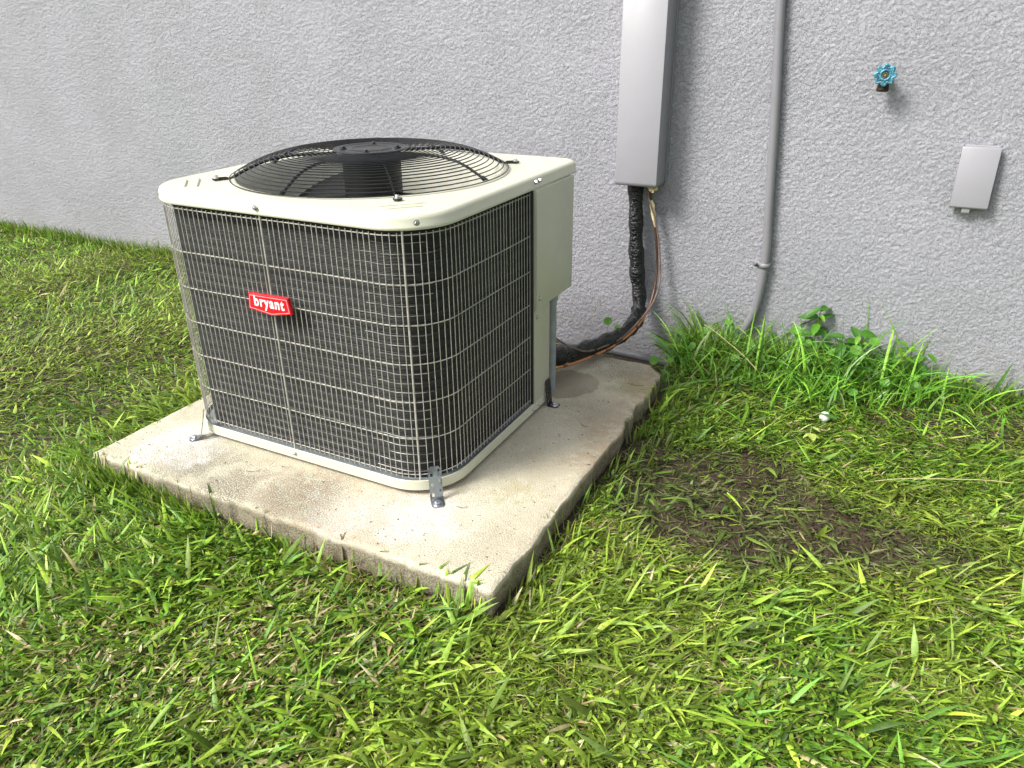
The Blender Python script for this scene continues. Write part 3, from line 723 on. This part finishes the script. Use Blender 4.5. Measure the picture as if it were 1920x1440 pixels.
# wall box with flip cover
ub = empty('outlet_box', (1.028, 0, .615)); tag(ub, 'grey flip-lid weatherproof outlet box on the wall below and right of the spigot', 'outlet box')
mb = MB(); mb.box(-.044, .044, -.016, .001, -.082, .088); mb.build('box_base', m_condp, ub, bevel=.003)
mb = MB(); pr = [(-.012, .090), (-.022, .0915), (-.026, .086), (-.036, -.083), (-.032, -.088), (-.016, -.085)]
mb.loft([[(x_, y_, z) for y_, z in pr] for x_ in (-.0505, .0505)], True, True, True); lid = mb.build('lid', m_greyp, ub, bevel=.002)
mb = MB(); mb.tube([(-.045, -.014, .0915), (.045, -.014, .0915)], .0045, 10); mb.build('hinge', m_greyp, ub)
mb = MB(); mb.box(-.016, .006, -.030, -.020, -.101, -.086); mb.build('latch_tab', m_greyp, ub, bevel=.0012)

# ---------------------------------------------------------------- vegetation
def inside_slab(x, y, m=0.0): return (x > SX0 - m) & (x < SX1 + m) & (y > SY0 - m) & (y < SY1 + m)
GREEN = np.array([(.105, .235, .022), (.150, .300, .032), (.215, .370, .046), (.050, .120, .016), (.110, .260, .060), (.285, .420, .070)])
DRY = np.array([(.56, .47, .24), (.44, .36, .17), (.34, .25, .13), (.66, .59, .36)])
def lawn_color(x, y, n, dryf, brf=.32):
    brown = sstep(.50, .66, fbm(x * 1.7 + 3, y * 1.7, 177, 3)) * np.clip(1.15 - np.hypot(x - .15, y + 1.9) / .9, 0, 1); dryf = (dryf + (brf * brown) * (1 - dryf)) * (1 - .75 * dirt_mask(x, y))
    base = GREEN[rng.integers(0, len(GREEN), n)]; b2 = GREEN[rng.integers(0, len(GREEN), n)]; k = rng.random(n)[:, None]; col = base * (1 - k) + b2 * k
    patch = fbm(x * 2.1, y * 2.1, 101, 3)[:, None]; warm = sstep(.42, .62, patch)
    col = col * (1 - .30 * warm) + np.array([.26, .32, .070]) * .30 * warm
    col = col * np.array([1.36, 1.24, .95]) * (.42 + 1.05 * rng.random(n) ** 1.4)[:, None]
    dm = rng.random(n) < dryf; col[dm] = DRY[rng.integers(0, len(DRY), dm.sum())] * (.6 + .6 * rng.random(dm.sum()))[:, None]
    mud = dirt_mask(x, y)[:, None] * (rng.random(n) < .85)[:, None]
    col = col * (1 - .60 * mud) + np.array([.095, .115, .038]) * .60 * mud
    return col
def flow(x, y): return 2 * PI * 1.6 * fbm(x * .9 + 5, y * .9, 111, 2)
def sample(n, keep, lo=(-4.6, -2.75), hi=(1.9, -.004), near=.55):
    """random base points, part of them concentrated towards where the lawn is seen from close by"""
    xs_, ys_ = [], []; tot = 0
    while tot < n:
        m_ = n * 2; x_ = rng.uniform(lo[0], hi[0], m_); y_ = rng.uniform(lo[1], hi[1], m_)
        k = rng.random(m_) < near; kk = k.sum()
        x_[k] = rng.uniform(-1.2, 1.9, kk); y_[k] = rng.uniform(-2.6, -.4, kk)
        ok = (~inside_slab(x_, y_, .012)) & (rng.random(m_) < keep(x_, y_)); xs_.append(x_[ok]); ys_.append(y_[ok]); tot += ok.sum()
    return np.concatenate(xs_)[:n], np.concatenate(ys_)[:n]
def blades(name, x, y, length, width, tilt, az, bend, col, seg=3, fold=False, zoff=0.0, z=None, shape='grass', twist=0.0):
    """curved ribbons. tilt = angle from the vertical at the base, bend = added tilt to the tip"""
    n = len(x); z = (ground_z(x, y) if z is None else z) + zoff
    tl = np.linspace(0, 1, seg + 1); pos = np.stack([x, y, z], 1); side = np.stack([-np.sin(az), np.cos(az), 0 * az], 1)
    tw = (rng.random(n) - .5) * twist; sv = []
    rows = []; p = pos.copy()
    for k, t_ in enumerate(tl):
        th = tilt + bend * t_
        d = np.stack([np.sin(th) * np.cos(az), np.sin(th) * np.sin(az), np.cos(th)], 1)
        if k: p = p + d * (length / seg)[:, None]
        if shape == 'grass': wv = width * (.62 + .5 * np.sin(PI * min(1, t_ * 1.15 + .1))) * (1 - t_ ** 4)
        else: wv = width * (math.sin(PI * (t_ * .92 + .04) ** .8) ** 1.2)
        nrm_ = np.cross(d, side); aa = tw * (t_ + .4)
        s_ = side * np.cos(aa)[:, None] + nrm_ * np.sin(aa)[:, None]
        if k == seg and shape == 'grass': rows.append([p.copy()])
        else:
            h = (s_ * (wv / 2)[:, None])
            if fold: rows.append([p - h + nrm_ * (-wv * .0)[:, None], p + nrm_ * (wv * .14)[:, None], p + h])
            else: rows.append([p - h, p + h])
    per_ = sum(len(r_) for r_ in rows); V = np.concatenate([np.stack(r_, 1) for r_ in rows], 1)   # n, per, 3
    V[:, :, 1] = np.minimum(V[:, :, 1], -.006); tris = []
    w_ = 3 if fold else 2
    for k in range(seg):
        a = k * w_; b = (k + 1) * w_
        if len(rows[k + 1]) == 1:
            for q in range(w_ - 1): tris.append((a + q, a + q + 1, b))
        else:
            for q in range(w_ - 1): tris += [(a + q, a + q + 1, b + q + 1), (a + q, b + q + 1, b + q)]
    gz_ = ground_z(V[:, :, 0].ravel(), V[:, :, 1].ravel()).reshape(n, per_); V[:, :, 2] = np.maximum(V[:, :, 2], gz_ + .0015)
    ins = inside_slab(V[:, :, 0], V[:, :, 1]); V[:, :, 2] = np.where(ins, np.maximum(V[:, :, 2], .0025), V[:, :, 2])
    T = (np.array(tris)[None] + (np.arange(n) * per_)[:, None, None]).reshape(-1, 3)
    tint = np.ones((n, per_, 4)); tint[:, :, :3] = col[:, None, :]
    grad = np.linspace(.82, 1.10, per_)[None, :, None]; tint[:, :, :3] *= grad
    return np_mesh(name, V.reshape(-1, 3), T, m_grass, 3, True, tint.reshape(-1, 4))
R_ = lambda a, b, n: rng.uniform(a, b, n)
def lawn_keep(x, y): return (1 - .92 * dirt_mask(x, y)) * (1 - .97 * hollow(x, y))
def edge_near(x, y): # distance to the slab outline
    dx = np.maximum(np.maximum(SX0 - x, x - SX1), 0); dy = np.maximum(np.maximum(SY0 - y, y - SY1), 0); return np.sqrt(dx * dx + dy * dy)
# 1. dry thatch and clippings lying on the soil
n = 70000; x, y = sample(n, lambda x, y: (1 - .72 * dirt_mask(x, y)) * (1 - .6 * hollow(x, y)))
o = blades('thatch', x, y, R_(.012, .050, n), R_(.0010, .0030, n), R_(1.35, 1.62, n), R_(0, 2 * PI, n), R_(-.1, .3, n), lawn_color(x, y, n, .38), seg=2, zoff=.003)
tag(o, 'layer of dry and cut grass clippings lying over the soil', 'grass clippings', kind='stuff')
# 2. the turf itself, mown and combed flat
n = 185000; x, y = sample(n, lawn_keep, near=.42); fl = flow(x, y)
lng = R_(.018, .055, n) * (.75 + .5 * fbm(x * 3, y * 3, 120)); far = sstep(-.5, -2.2, x) * .0
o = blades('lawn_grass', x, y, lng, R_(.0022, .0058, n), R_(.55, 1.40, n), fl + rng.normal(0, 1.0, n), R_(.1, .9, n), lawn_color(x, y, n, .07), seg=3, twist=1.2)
tag(o, 'short green lawn grass around the concrete pad', 'grass', kind='stuff')
# 3. broad blades that read one by one
n = 11500; x, y = sample(n, lambda x, y: (1 - .72 * dirt_mask(x, y)) * (1 - hollow(x, y)) * (.25 + .75 * sstep(.40, .62, fbm(x * 4, y * 4, 130))), near=.65); fl = flow(x, y)
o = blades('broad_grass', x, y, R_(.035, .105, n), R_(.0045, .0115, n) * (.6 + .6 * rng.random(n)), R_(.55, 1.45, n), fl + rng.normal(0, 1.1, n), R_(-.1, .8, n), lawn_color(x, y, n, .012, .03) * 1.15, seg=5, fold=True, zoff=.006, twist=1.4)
tag(o, 'broad flat blades of grass scattered over the lawn', 'grass', kind='stuff')
# 4. tiny leaved creeping weeds, thick on the left by the wall
n = 26000; x, y = sample(n, lambda x, y: lawn_keep(x, y) * (.10 + .9 * sstep(.48, .60, fbm(x * 2.5, y * 2.5, 140)) + .8 * (x < -1.0) * (y > -1.0)), near=.35)
o = blades('creeping_weeds', x, y, R_(.009, .024, n), R_(.004, .010, n), R_(.7, 1.5, n), R_(0, 2 * PI, n), R_(.0, .5, n), lawn_color(x, y, n, .03), seg=3, zoff=.012, shape='leaf')
V_ = None; tag(o, 'small leaved creeping weeds mixed through the lawn', 'ground cover', kind='stuff')
# 5. longer uncut fringe along the wall foot and the slab edge
n = 5200; x = R_(-4.5, 1.7, n); y = -np.abs(rng.normal(0, .05, n)) - .006; k = (x < -.75) | (x > .24); x = x[k]; y = y[k]; n = len(x)
o = blades('wall_fringe_grass', x, y, R_(.03, .10, n), R_(.0020, .0050, n), R_(.02, .6, n), R_(PI * .9, PI * 2.1, n), R_(.0, .9, n), lawn_color(x, y, n, .08), seg=4, twist=1)
tag(o, 'uncut fringe of grass standing along the foot of the wall', 'grass', kind='stuff')
n = 1700; tt = rng.random(n); onf = rng.random(n) < .62
x = np.where(onf, SX0 + tt * 1.26, SX1 + .012 + np.abs(rng.normal(.0, .07, n))); y = np.where(onf, SY0 - .014 - np.abs(rng.normal(.0, .03, n)), SY0 + tt * 1.2)
k = rng.random(n) < np.where(onf, .10 + .90 * (tt < .38), .30 + .2 * (tt > .5)); x = x[k]; y = y[k]; n = len(x)
o = blades('edge_grass', x, y, R_(.035, .080, n), R_(.003, .008, n), R_(.0, .30, n), np.where(onf[k], R_(PI, 2 * PI, n), R_(-PI / 2, PI / 2, n)), R_(.1, .7, n), lawn_color(x, y, n, .10), seg=4, twist=1)
tag(o, 'grass blades growing up against the edges of the concrete pad', 'grass', kind='stuff')
# 6. long grass in the strip right of the slab, by the wall
n = 4300; x = .30 + rng.normal(0, 1, n) * .30 + .22; y = -np.abs(rng.normal(.08, .14, n)) - .008; k = (x > .20) & (x < 1.25) & ~inside_slab(x, y, .01) & (y > -.60); x = x[k]; y = y[k]; n = len(x)
o = blades('long_grass', x, y, R_(.04, .19, n) * np.where(y > -.2, 1.0, .6) * (.55 + .9 * fbm(x * 6, y * 6, 201, 2)), R_(.0025, .0075, n), R_(.05, 1.1, n), R_(0, 2 * PI, n), R_(.3, 1.5, n), lawn_color(x, y, n, .04) * np.array([.85, 1.1, 1.0]), seg=5, twist=1)
tag(o, 'long unmown grass between the slab corner and the wall', 'grass', kind='stuff')

n = 420; x = R_(.20, 1.02, n); y = -R_(.012, .26, n); k = ~inside_slab(x, y, .02) & ~((x > .34) & (x < .50) & (rng.random(n) < .75)); x = x[k]; y = y[k]; n = len(x)
o = blades('arching_grass', x, y, R_(.13, .30, n) * np.where(rng.random(n) < .15, 1.35, 1), R_(.0030, .0080, n), R_(.0, .55, n), R_(0, 2 * PI, n), R_(.6, 1.9, n), lawn_color(x, y, n, .05) * np.array([.75, 1.05, 1.0]), seg=8, fold=True, twist=1.2)
tag(o, 'long arching grass blades rising against the wall foot', 'grass', kind='stuff')
# soil crumbs and clods in the bare patch
n = 5200; x = R_(.20, 1.25, n); y = R_(-1.35, -.65, n); k = (rng.random(n) < dirt_mask(x, y) ** 1.5) & ~inside_slab(x, y, .01); x = x[k]; y = y[k]; n = len(x)
rad_ = .0012 + .0060 * rng.random(n) ** 4; z = ground_z(x, y) + rad_ * .25
oct_ = np.array([(1, 0, 0), (0, 1, 0), (-1, 0, 0), (0, -1, 0), (0, 0, .8), (0, 0, -.8), (.62, .62, .4), (-.62, .62, .4), (-.62, -.62, .4), (.62, -.62, .4)], float)
of = np.array([(0, 6, 9), (1, 7, 6), (2, 8, 7), (3, 9, 8), (6, 7, 4), (7, 8, 4), (8, 9, 4), (9, 6, 4), (0, 1, 6), (1, 2, 7), (2, 3, 8), (3, 0, 9)])
V = oct_[None] * (rad_[:, None] * (1 + .45 * (rng.random((n, 10)) - .5)))[:, :, None] * np.stack([R_(.7, 1.4, n), R_(.7, 1.4, n), R_(.6, 1, n)], 1)[:, None, :] + np.stack([x, y, z], 1)[:, None, :]
o = np_mesh('soil_crumbs', V.reshape(-1, 3), (of[None] + (np.arange(n) * 10)[:, None, None]).reshape(-1, 3), m_soil, 3, False)
tag(o, 'crumbs and small clods of dark soil in the bare patch right of the pad', 'soil', kind='stuff')
n = 5200; x = R_(.20, 1.25, n); y = R_(-1.38, -.62, n); k = (rng.random(n) < dirt_mask(x, y) * (.25 + .9 * sstep(.42, .6, fbm(x * 8, y * 8, 191)))) & ~inside_slab(x, y, .012); x = x[k]; y = y[k]; n = len(x)
mc = np.array([(.13, .16, .05), (.09, .12, .035), (.20, .21, .09), (.07, .07, .035), (.28, .27, .14)])[rng.integers(0, 5, n)] * R_(.6, 1.25, n)[:, None]
o = blades('muddy_clippings', x, y, R_(.012, .050, n), R_(.0015, .0060, n), R_(1.3, 1.6, n), rng.normal(.1, .8, n) + PI * (rng.random(n) < .5), R_(-.1, .3, n), mc, seg=3, zoff=.003, twist=.8)
tag(o, 'flattened muddy grass clippings over the bare soil patch', 'grass clippings', kind='stuff')
# individually visible plants ---------------------------------------
def leaf_mesh(name, L, W, col, kind='lance', fold=.18, curl=.25, seg=8):
    vs = []; fs = []
    for k in range(seg + 1):
        t_ = k / seg
        wv = W / 2 * ({'lance': math.sin(PI * t_ ** .75) ** .8 if 0 < t_ < 1 else 0.02, 'blade': (.7 + .3 * math.sin(PI * t_)) * (1 - t_ ** 3) + .001}[kind])
        zc_ = -curl * L * t_ * t_
        vs += [(-wv, L * t_, zc_ + wv * fold * 2), (-wv * .5, L * t_, zc_ + wv * fold * .9), (0, L * t_, zc_), (wv * .5, L * t_, zc_ + wv * fold * .9), (wv, L * t_, zc_ + wv * fold * 2)]
    for k in range(seg):
        for q in range(4): fs.append((k * 5 + q, k * 5 + q + 1, k * 5 + q + 6, k * 5 + q + 5))
    me = bpy.data.meshes.new(name); me.from_pydata(vs, [], fs); return tint_mesh(me, col)
def tint_mesh(me, col):
    at = me.attributes.new('tint', 'FLOAT_COLOR', 'POINT'); c4 = np.ones((len(me.vertices), 4), np.float32); c4[:, :3] = col; at.data.foreach_set('color', c4.ravel())
    me.polygons.foreach_set('use_smooth', np.ones(len(me.polygons), bool)); me.update(); me.materials.append(m_grass); return me
def round_leaf(name, R, col, notch=.12):
    vs = [(0, 0, -.002)]; fs = []; n = 28
    for rr in (.35, .7, 1.0):
        for k in range(n):
            a = 2 * PI * k / n; q = R * rr * (1 + .05 * math.cos(9 * a) * (rr > .9)); vs.append((q * math.cos(a), q * math.sin(a), R * .16 * rr * rr + .0008 * math.cos(9 * a) * rr))
    for k in range(n): fs.append((0, 1 + k, 1 + (k + 1) % n))
    for s_ in range(2):
        for k in range(n): a = 1 + s_ * n; fs.append((a + k, a + n + k, a + n + (k + 1) % n, a + (k + 1) % n))
    me = bpy.data.meshes.new(name); me.from_pydata(vs, [], fs); return tint_mesh(me, col)
def stalk(parent, a, b, r=.0010, col=(.16, .30, .06), sag=.01, name='stalk'):
    a = Vector(a); b = Vector(b); pts = [a.lerp(b, q) + Vector((0, 0, sag * math.sin(PI * q))) for q in np.linspace(0, 1, 6)]
    m_ = MB(); m_.tube(pts, [r * 1.2, r * 1.1, r, r, r * .9, r * .8], 5); me = bpy.data.meshes.new(name); me.from_pydata(m_.v, [], m_.f); tint_mesh(me, col)
    o = bpy.data.objects.new(name, me); C.objects.link(o); o.parent = parent; return o
def place_leaf(me, parent, p, az, pitch, roll=0, name='leaf'):
    o = bpy.data.objects.new(name, me); C.objects.link(o); o.parent = parent; o.location = p
    o.rotation_mode = 'ZXY'; o.rotation_euler = (pitch, roll, az); return o
rl = [round_leaf('leaf', r_, c_) for r_, c_ in ((.0115, (.17, .36, .05)), (.0155, (.13, .31, .04)), (.019, (.12, .29, .04)), (.009, (.30, .46, .12)))]
def pennywort(base, heads, label):
    root = empty('pennywort', base); tag(root, label, 'pennywort', 'pennywort plants by the wall')
    for hx, hy, hz, k in heads:
        p = Vector((hx, hy, hz)) - Vector(base); stalk(root, (p.x * .3, p.y * .3, 0), p, .0009)
        place_leaf(rl[k], root, p, random.uniform(0, 6), random.uniform(.35, .95), random.uniform(-.2, .2))
def gzf(x, y): return float(ground_z(np.array([x]), np.array([y]))[0])
pennywort((.62, -.06, gzf(.62, -.06)), [(.596, -.050, .066, 2), (.612, -.062, .040, 2), (.640, -.070, .030, 2), (.660, -.075, .020, 2), (.580, -.12, .0, 0), (.655, -.14, -.01, 1), (.570, -.16, -.02, 0)], 'round leaved pennywort growing at the wall right of the wall conduit')
pennywort((.80, -.08, gzf(.80, -.08)), [(.850, -.075, .075, 2), (.800, -.110, .050, 2), (.760, -.10, .02, 1), (.905, -.22, .0, 1), (.99, -.16, -.02, 1), (.82, -.30, -.02, 1)], 'round leaved pennywort spreading among the broadleaf weeds at the wall')
pennywort((.30, -.10, gzf(.30, -.10)), [(.365, -.055, .062, 1), (.290, -.10, .030, 1), (.270, -.19, .0, 1), (.340, -.17, -.01, 0), (.47, -.15, .02, 1), (.43, -.21, -.01, 1)], 'round leaved pennywort in the long grass left of the wall conduit')
pennywort((-.005, -.36, gzf(-.005, -.36)), [(-.010, -.300, .085, 1), (.020, -.28, .060, 0)], 'tiny pennywort sprouting behind the black wrapped line')
pennywort((.22, -.36, gzf(.22, -.36)), [(.190, -.375, .0, 1), (.235, -.33, -.01, 0)], 'small pennywort at the back corner of the slab')
ll = [leaf_mesh('leaf', L, W, c_) for L, W, c_ in ((.052, .025, (.07, .21, .02)), (.044, .022, (.10, .27, .025)), (.036, .017, (.18, .37, .035)), (.060, .025, (.055, .17, .02)))]
def broadleaf(base, h, label, lean=(0, 0), n=9, seed=1):
    rnd = random.Random(seed); root = empty('broadleaf_weed', base); tag(root, label, 'weed', 'broadleaf weeds at the wall foot')
    h = h * 1.22; top = Vector((lean[0], lean[1], h)); stalk(root, (0, 0, 0), top, .0018, (.14, .22, .06), 0, 'stem')
    for k in range(n):
        f_ = (.30 + .70 * k / (n - 1)); p = top * f_; az = k * 2.4 + rnd.uniform(-.3, .3)
        lf = place_leaf(ll[rnd.randrange(4)], root, p, az, rnd.uniform(.15, .75), rnd.uniform(-.3, .3)); lf.scale = (rnd.uniform(.95, 1.3),) * 3
broadleaf((.655, -.045, gzf(.655, -.045)), .185, 'tallest broadleaf weed against the wall right of the conduit', (.010, .005), 15, 1)
broadleaf((.74, -.075, gzf(.74, -.075)), .120, 'bushy broadleaf weed among the pennywort at the wall', (.02, 0), 12, 2)
broadleaf((.81, -.06, gzf(.81, -.06)), .135, 'bright green broadleaf weed leaning on the wall in the middle of the weed clump', (-.01, 0), 11, 3)
broadleaf((.90, -.09, gzf(.90, -.09)), .125, 'low broadleaf weed at the right end of the weed clump', (.05, .01), 12, 4)
broadleaf((.965, -.06, gzf(.965, -.06)), .105, 'spreading dark green weed with long pointed leaves against bare wall', (.045, .0), 8, 5)
bl = [leaf_mesh('blade', L, W, c_, 'blade', .12, cu_, 10) for L, W, c_, cu_ in ((.15, .0075, (.09, .22, .04), .25), (.20, .0065, (.14, .30, .05), .45), (.12, .009, (.07, .18, .03), .15), (.22, .0055, (.16, .31, .07), .6), (.17, .0105, (.08, .20, .04), .2))]
def tuft(base, specs, label):
    root = empty('grass_tuft', base); tag(root, label, 'grass tuft', 'tall grass tufts by the wall')
    for az, pitch, k, sc in specs:
        o = place_leaf(bl[k], root, (random.uniform(-.01, .01), random.uniform(-.01, .005), 0), math.radians(az), math.radians(pitch), random.uniform(-.2, .2), 'blade'); o.scale = (1.35, sc * 1.25, sc * 1.25)
# az 0 = blade grows towards +y; pitch = up from the horizontal
tuft((.40, -.045, gzf(.4, -.045)), [(90, 86, 1, 1.6), (-60, 78, 0, 1.3), (80, 62, 3, 1.0), (-80, 55, 1, .9), (150, 60, 0, .8), (-120, 50, 3, .9), (30, 80, 2, 1)], 'tall thin grass tuft standing in front of the conduit bend')
tuft((.225, -.075, gzf(.22, -.07)), [(80, 82, 2, 1.2), (-75, 60, 4, .9), (75, 55, 3, .9), (-85, 45, 0, 1), (120, 50, 1, .8), (180, 45, 0, .8)], 'dark broad-bladed grass tuft between the slab corner and the conduit')
tuft((.295, -.07, gzf(.3, -.07)), [(-60, 62, 4, 1.05), (70, 75, 2, 1.0), (-95, 40, 1, .9), (90, 40, 3, .9), (160, 40, 1, .9)], 'grass tuft with one wide blade leaning right, left of the conduit bend')
tuft((.52, -.05, gzf(.52, -.05)), [(-80, 84, 2, 1.5), (-40, 60, 1, 1.1), (60, 80, 3, 1.3), (90, 45, 0, .9), (-100, 50, 3, 1), (170, 55, 2, .9)], 'grass tuft with upright blades just right of the conduit')
tuft((.80, -.05, gzf(.8, -.05)), [(60, 72, 1, 1.15), (75, 62, 3, 1.2), (-70, 85, 2, 1.4), (-60, 50, 0, .9), (-75, 40, 1, .8)], 'long stemmed grass tuft reaching up the wall above the broadleaf weeds')
tuft((1.06, -.06, gzf(1.06, -.06)), [(85, 80, 2, .8), (-60, 50, 4, .55), (-80, 35, 0, .8), (150, 30, 0, .7)], 'small grass tuft on the bare stretch of wall foot at right')
tuft((1.21, -.05, gzf(1.21, -.05)), [(70, 80, 1, .8), (-20, 82, 2, .9), (-80, 60, 3, .8), (100, 40, 1, .8)], 'grass tuft at the far right edge of the wall foot')
tuft((.24, -.47, gzf(.24, -.47)), [(95, 20, 4, .9), (80, 24, 1, .8), (-60, 40, 1, 1), (-100, 30, 3, .9), (0, 60, 2, .7), (-150, 40, 1, .8)], 'grass tuft at the slab corner with two blades lying across the concrete')
tuft((.42, -.30, gzf(.42, -.3)), [(-90, 25, 1, 1.1), (90, 30, 3, 1.1), (160, 20, 1, 1), (-140, 22, 4, .9), (-30, 60, 0, .8)], 'arching grass tuft in the weedy strip in front of the conduit')
tuft((.66, -.36, gzf(.66, -.36)), [(-110, 40, 4, .8), (120, 30, 1, 1.), (170, 40, 4, .8), (-60, 20, 3, 1), (60, 25, 1, .9)], 'arching grass tuft beside the small white mushroom')
for _k, (_x, _y) in enumerate(((.34, -.03), (.46, -.09), (.58, -.12), (.71, -.03), (.875, -.04), (.62, -.20), (.50, -.19))):
    _w = ['by the wall just left of the conduit bend', 'at the foot of the conduit bend', 'in front of the tallest broadleaf weed', 'behind the bushy broadleaf weed at the wall', 'right of the bright green broadleaf weed', 'in the middle of the weedy strip, below the tallest weed', 'in the weedy strip below the conduit bend'][_k]
    tuft((_x, _y, gzf(_x, _y)), [(random.uniform(0, 360), random.uniform(30, 86), random.randrange(5), random.uniform(.8, 1.25)) for _ in range(7)], 'green grass tuft ' + _w)
tuft((-2.9, -.10, gzf(-2.9, -.1)), [(90, 80, 1, .9), (-90, 75, 0, 1.2), (60, 55, 3, .9), (-60, 60, 1, .9), (180, 50, 1, 1), (150, 70, 0, 1.2)], 'tall bright grass tuft at the far left end of the wall')

# yellow-green seedling and the white mushroom
root = empty('yellow_leaf_sprig', (.745, -.63, gzf(.745, -.63))); tag(root, 'pale yellow-green sprig with one large pointed leaf lying in the grass below the mushroom', 'leaf sprig')
yl = leaf_mesh('leaf', .046, .025, (.50, .58, .13), 'lance', .1, .15); ys_ = leaf_mesh('leaf', .030, .009, (.48, .58, .15), 'lance', .1, .15)
stalk(root, (-.01, .10, .012), (-.005, .01, .035), .0014, (.42, .48, .14)); place_leaf(yl, root, (-.005, .01, .036), math.radians(200), -.15); place_leaf(ys_, root, (-.005, .01, .036), math.radians(250), .0); place_leaf(ys_, root, (-.008, .07, .028), math.radians(245), .1); place_leaf(ys_, root, (-.006, .012, .036), math.radians(150), .1)
mr = empty('white_mushroom', (.762, -.472, gzf(.762, -.472) - .004)); tag(mr, 'small round white mushroom half hidden in the grass below the broadleaf weeds', 'mushroom')
mb = MB(); mb.loft([[(r_ * math.cos(2 * PI * k / 20), r_ * math.sin(2 * PI * k / 20), z) for k in range(20)] for r_, z in ((.009, .014), (.014, .020), (.0155, .028), (.0135, .036), (.008, .041), (.002, .0425))], True, True, True); mb.build('mushroom_cap', m_fungus, mr)
mb = MB(); mb.tube([(0, 0, -.005), (0, 0, .018)], .006, 10); mb.build('mushroom_stem', m_fungus, mr)

bo = place_leaf(bl[2], mr, (.045, -.012, .030), math.radians(85), math.radians(18), .3, 'blade'); bo.scale = (1.5, .50, 1); bo.location = (.036, -.016, .034)
for a_, b_, lab in (((.926, -.807, -.030), (1.242, -.666, -.028), 'long pale dry grass stalk lying nearly level at the right edge of the lawn'), ((.52, -.30, .0), (.30, -.16, .075), 'thin yellow grass stem slanting down from the wall weeds toward the lawn')):
    m_ = MB(); A_ = Vector(a_); B_ = Vector(b_); pts = [A_.lerp(B_, q) + Vector((0, 0, .012 * math.sin(PI * q) + .002 * math.sin(9 * q))) for q in np.linspace(0, 1, 12)]
    m_.tube(pts, [.0012] * 12, 6); tag(m_.build('dry_grass_stalk', m_straw), lab, 'grass stalk')
# crumbs and leaf bits on the slab
mb = MB(); rnd = random.Random(5)
for k in range(170):
    x_ = rnd.uniform(SX0 + .03, SX1 - .03); y_ = rnd.choice([rnd.uniform(SY0 + .02, Y0 - .03), rnd.uniform(SY0 + .02, SY1 - .05)])
    if X0 - .02 < x_ < X1 + .02 and y_ > Y0 - .02: x_ = rnd.uniform(.03, SX1 - .03)
    a = rnd.uniform(0, PI); L = rnd.uniform(.001, .0045); W_ = rnd.uniform(.0006, .0016); ca, sa = math.cos(a), math.sin(a)
    base_ = [(-L, 0), (0, -W_), (L, 0), (0, W_)]
    mb.add([(x_ + u * ca - v * sa, y_ + u * sa + v * ca, .0016) for u, v in base_] + [(x_, y_, .0016 + W_ * 1.2)], [(0, 1, 4), (1, 2, 4), (2, 3, 4), (3, 0, 4)])
for x_, y_, a, L in ((-.52, -1.535, .5, .022), (.055, -1.43, .4, .014), (.155, -.92, -.5, .016), (.20, -.60, .1, .03), (.12, -1.0, 2.2, .008)):
    mb.tube([(x_ + L * t_ * math.cos(a + .5 * t_), y_ + L * t_ * math.sin(a + .5 * t_), .0024 + .002 * (1 - t_ * t_)) for t_ in np.linspace(-1, 1, 7)], .0006, 5)
o = mb.build('slab_debris', simple('debris', (.07, .055, .04), .8), None, smooth=False); tag(o, 'dark crumbs and dry grass bits scattered on the concrete pad', 'debris', kind='stuff')
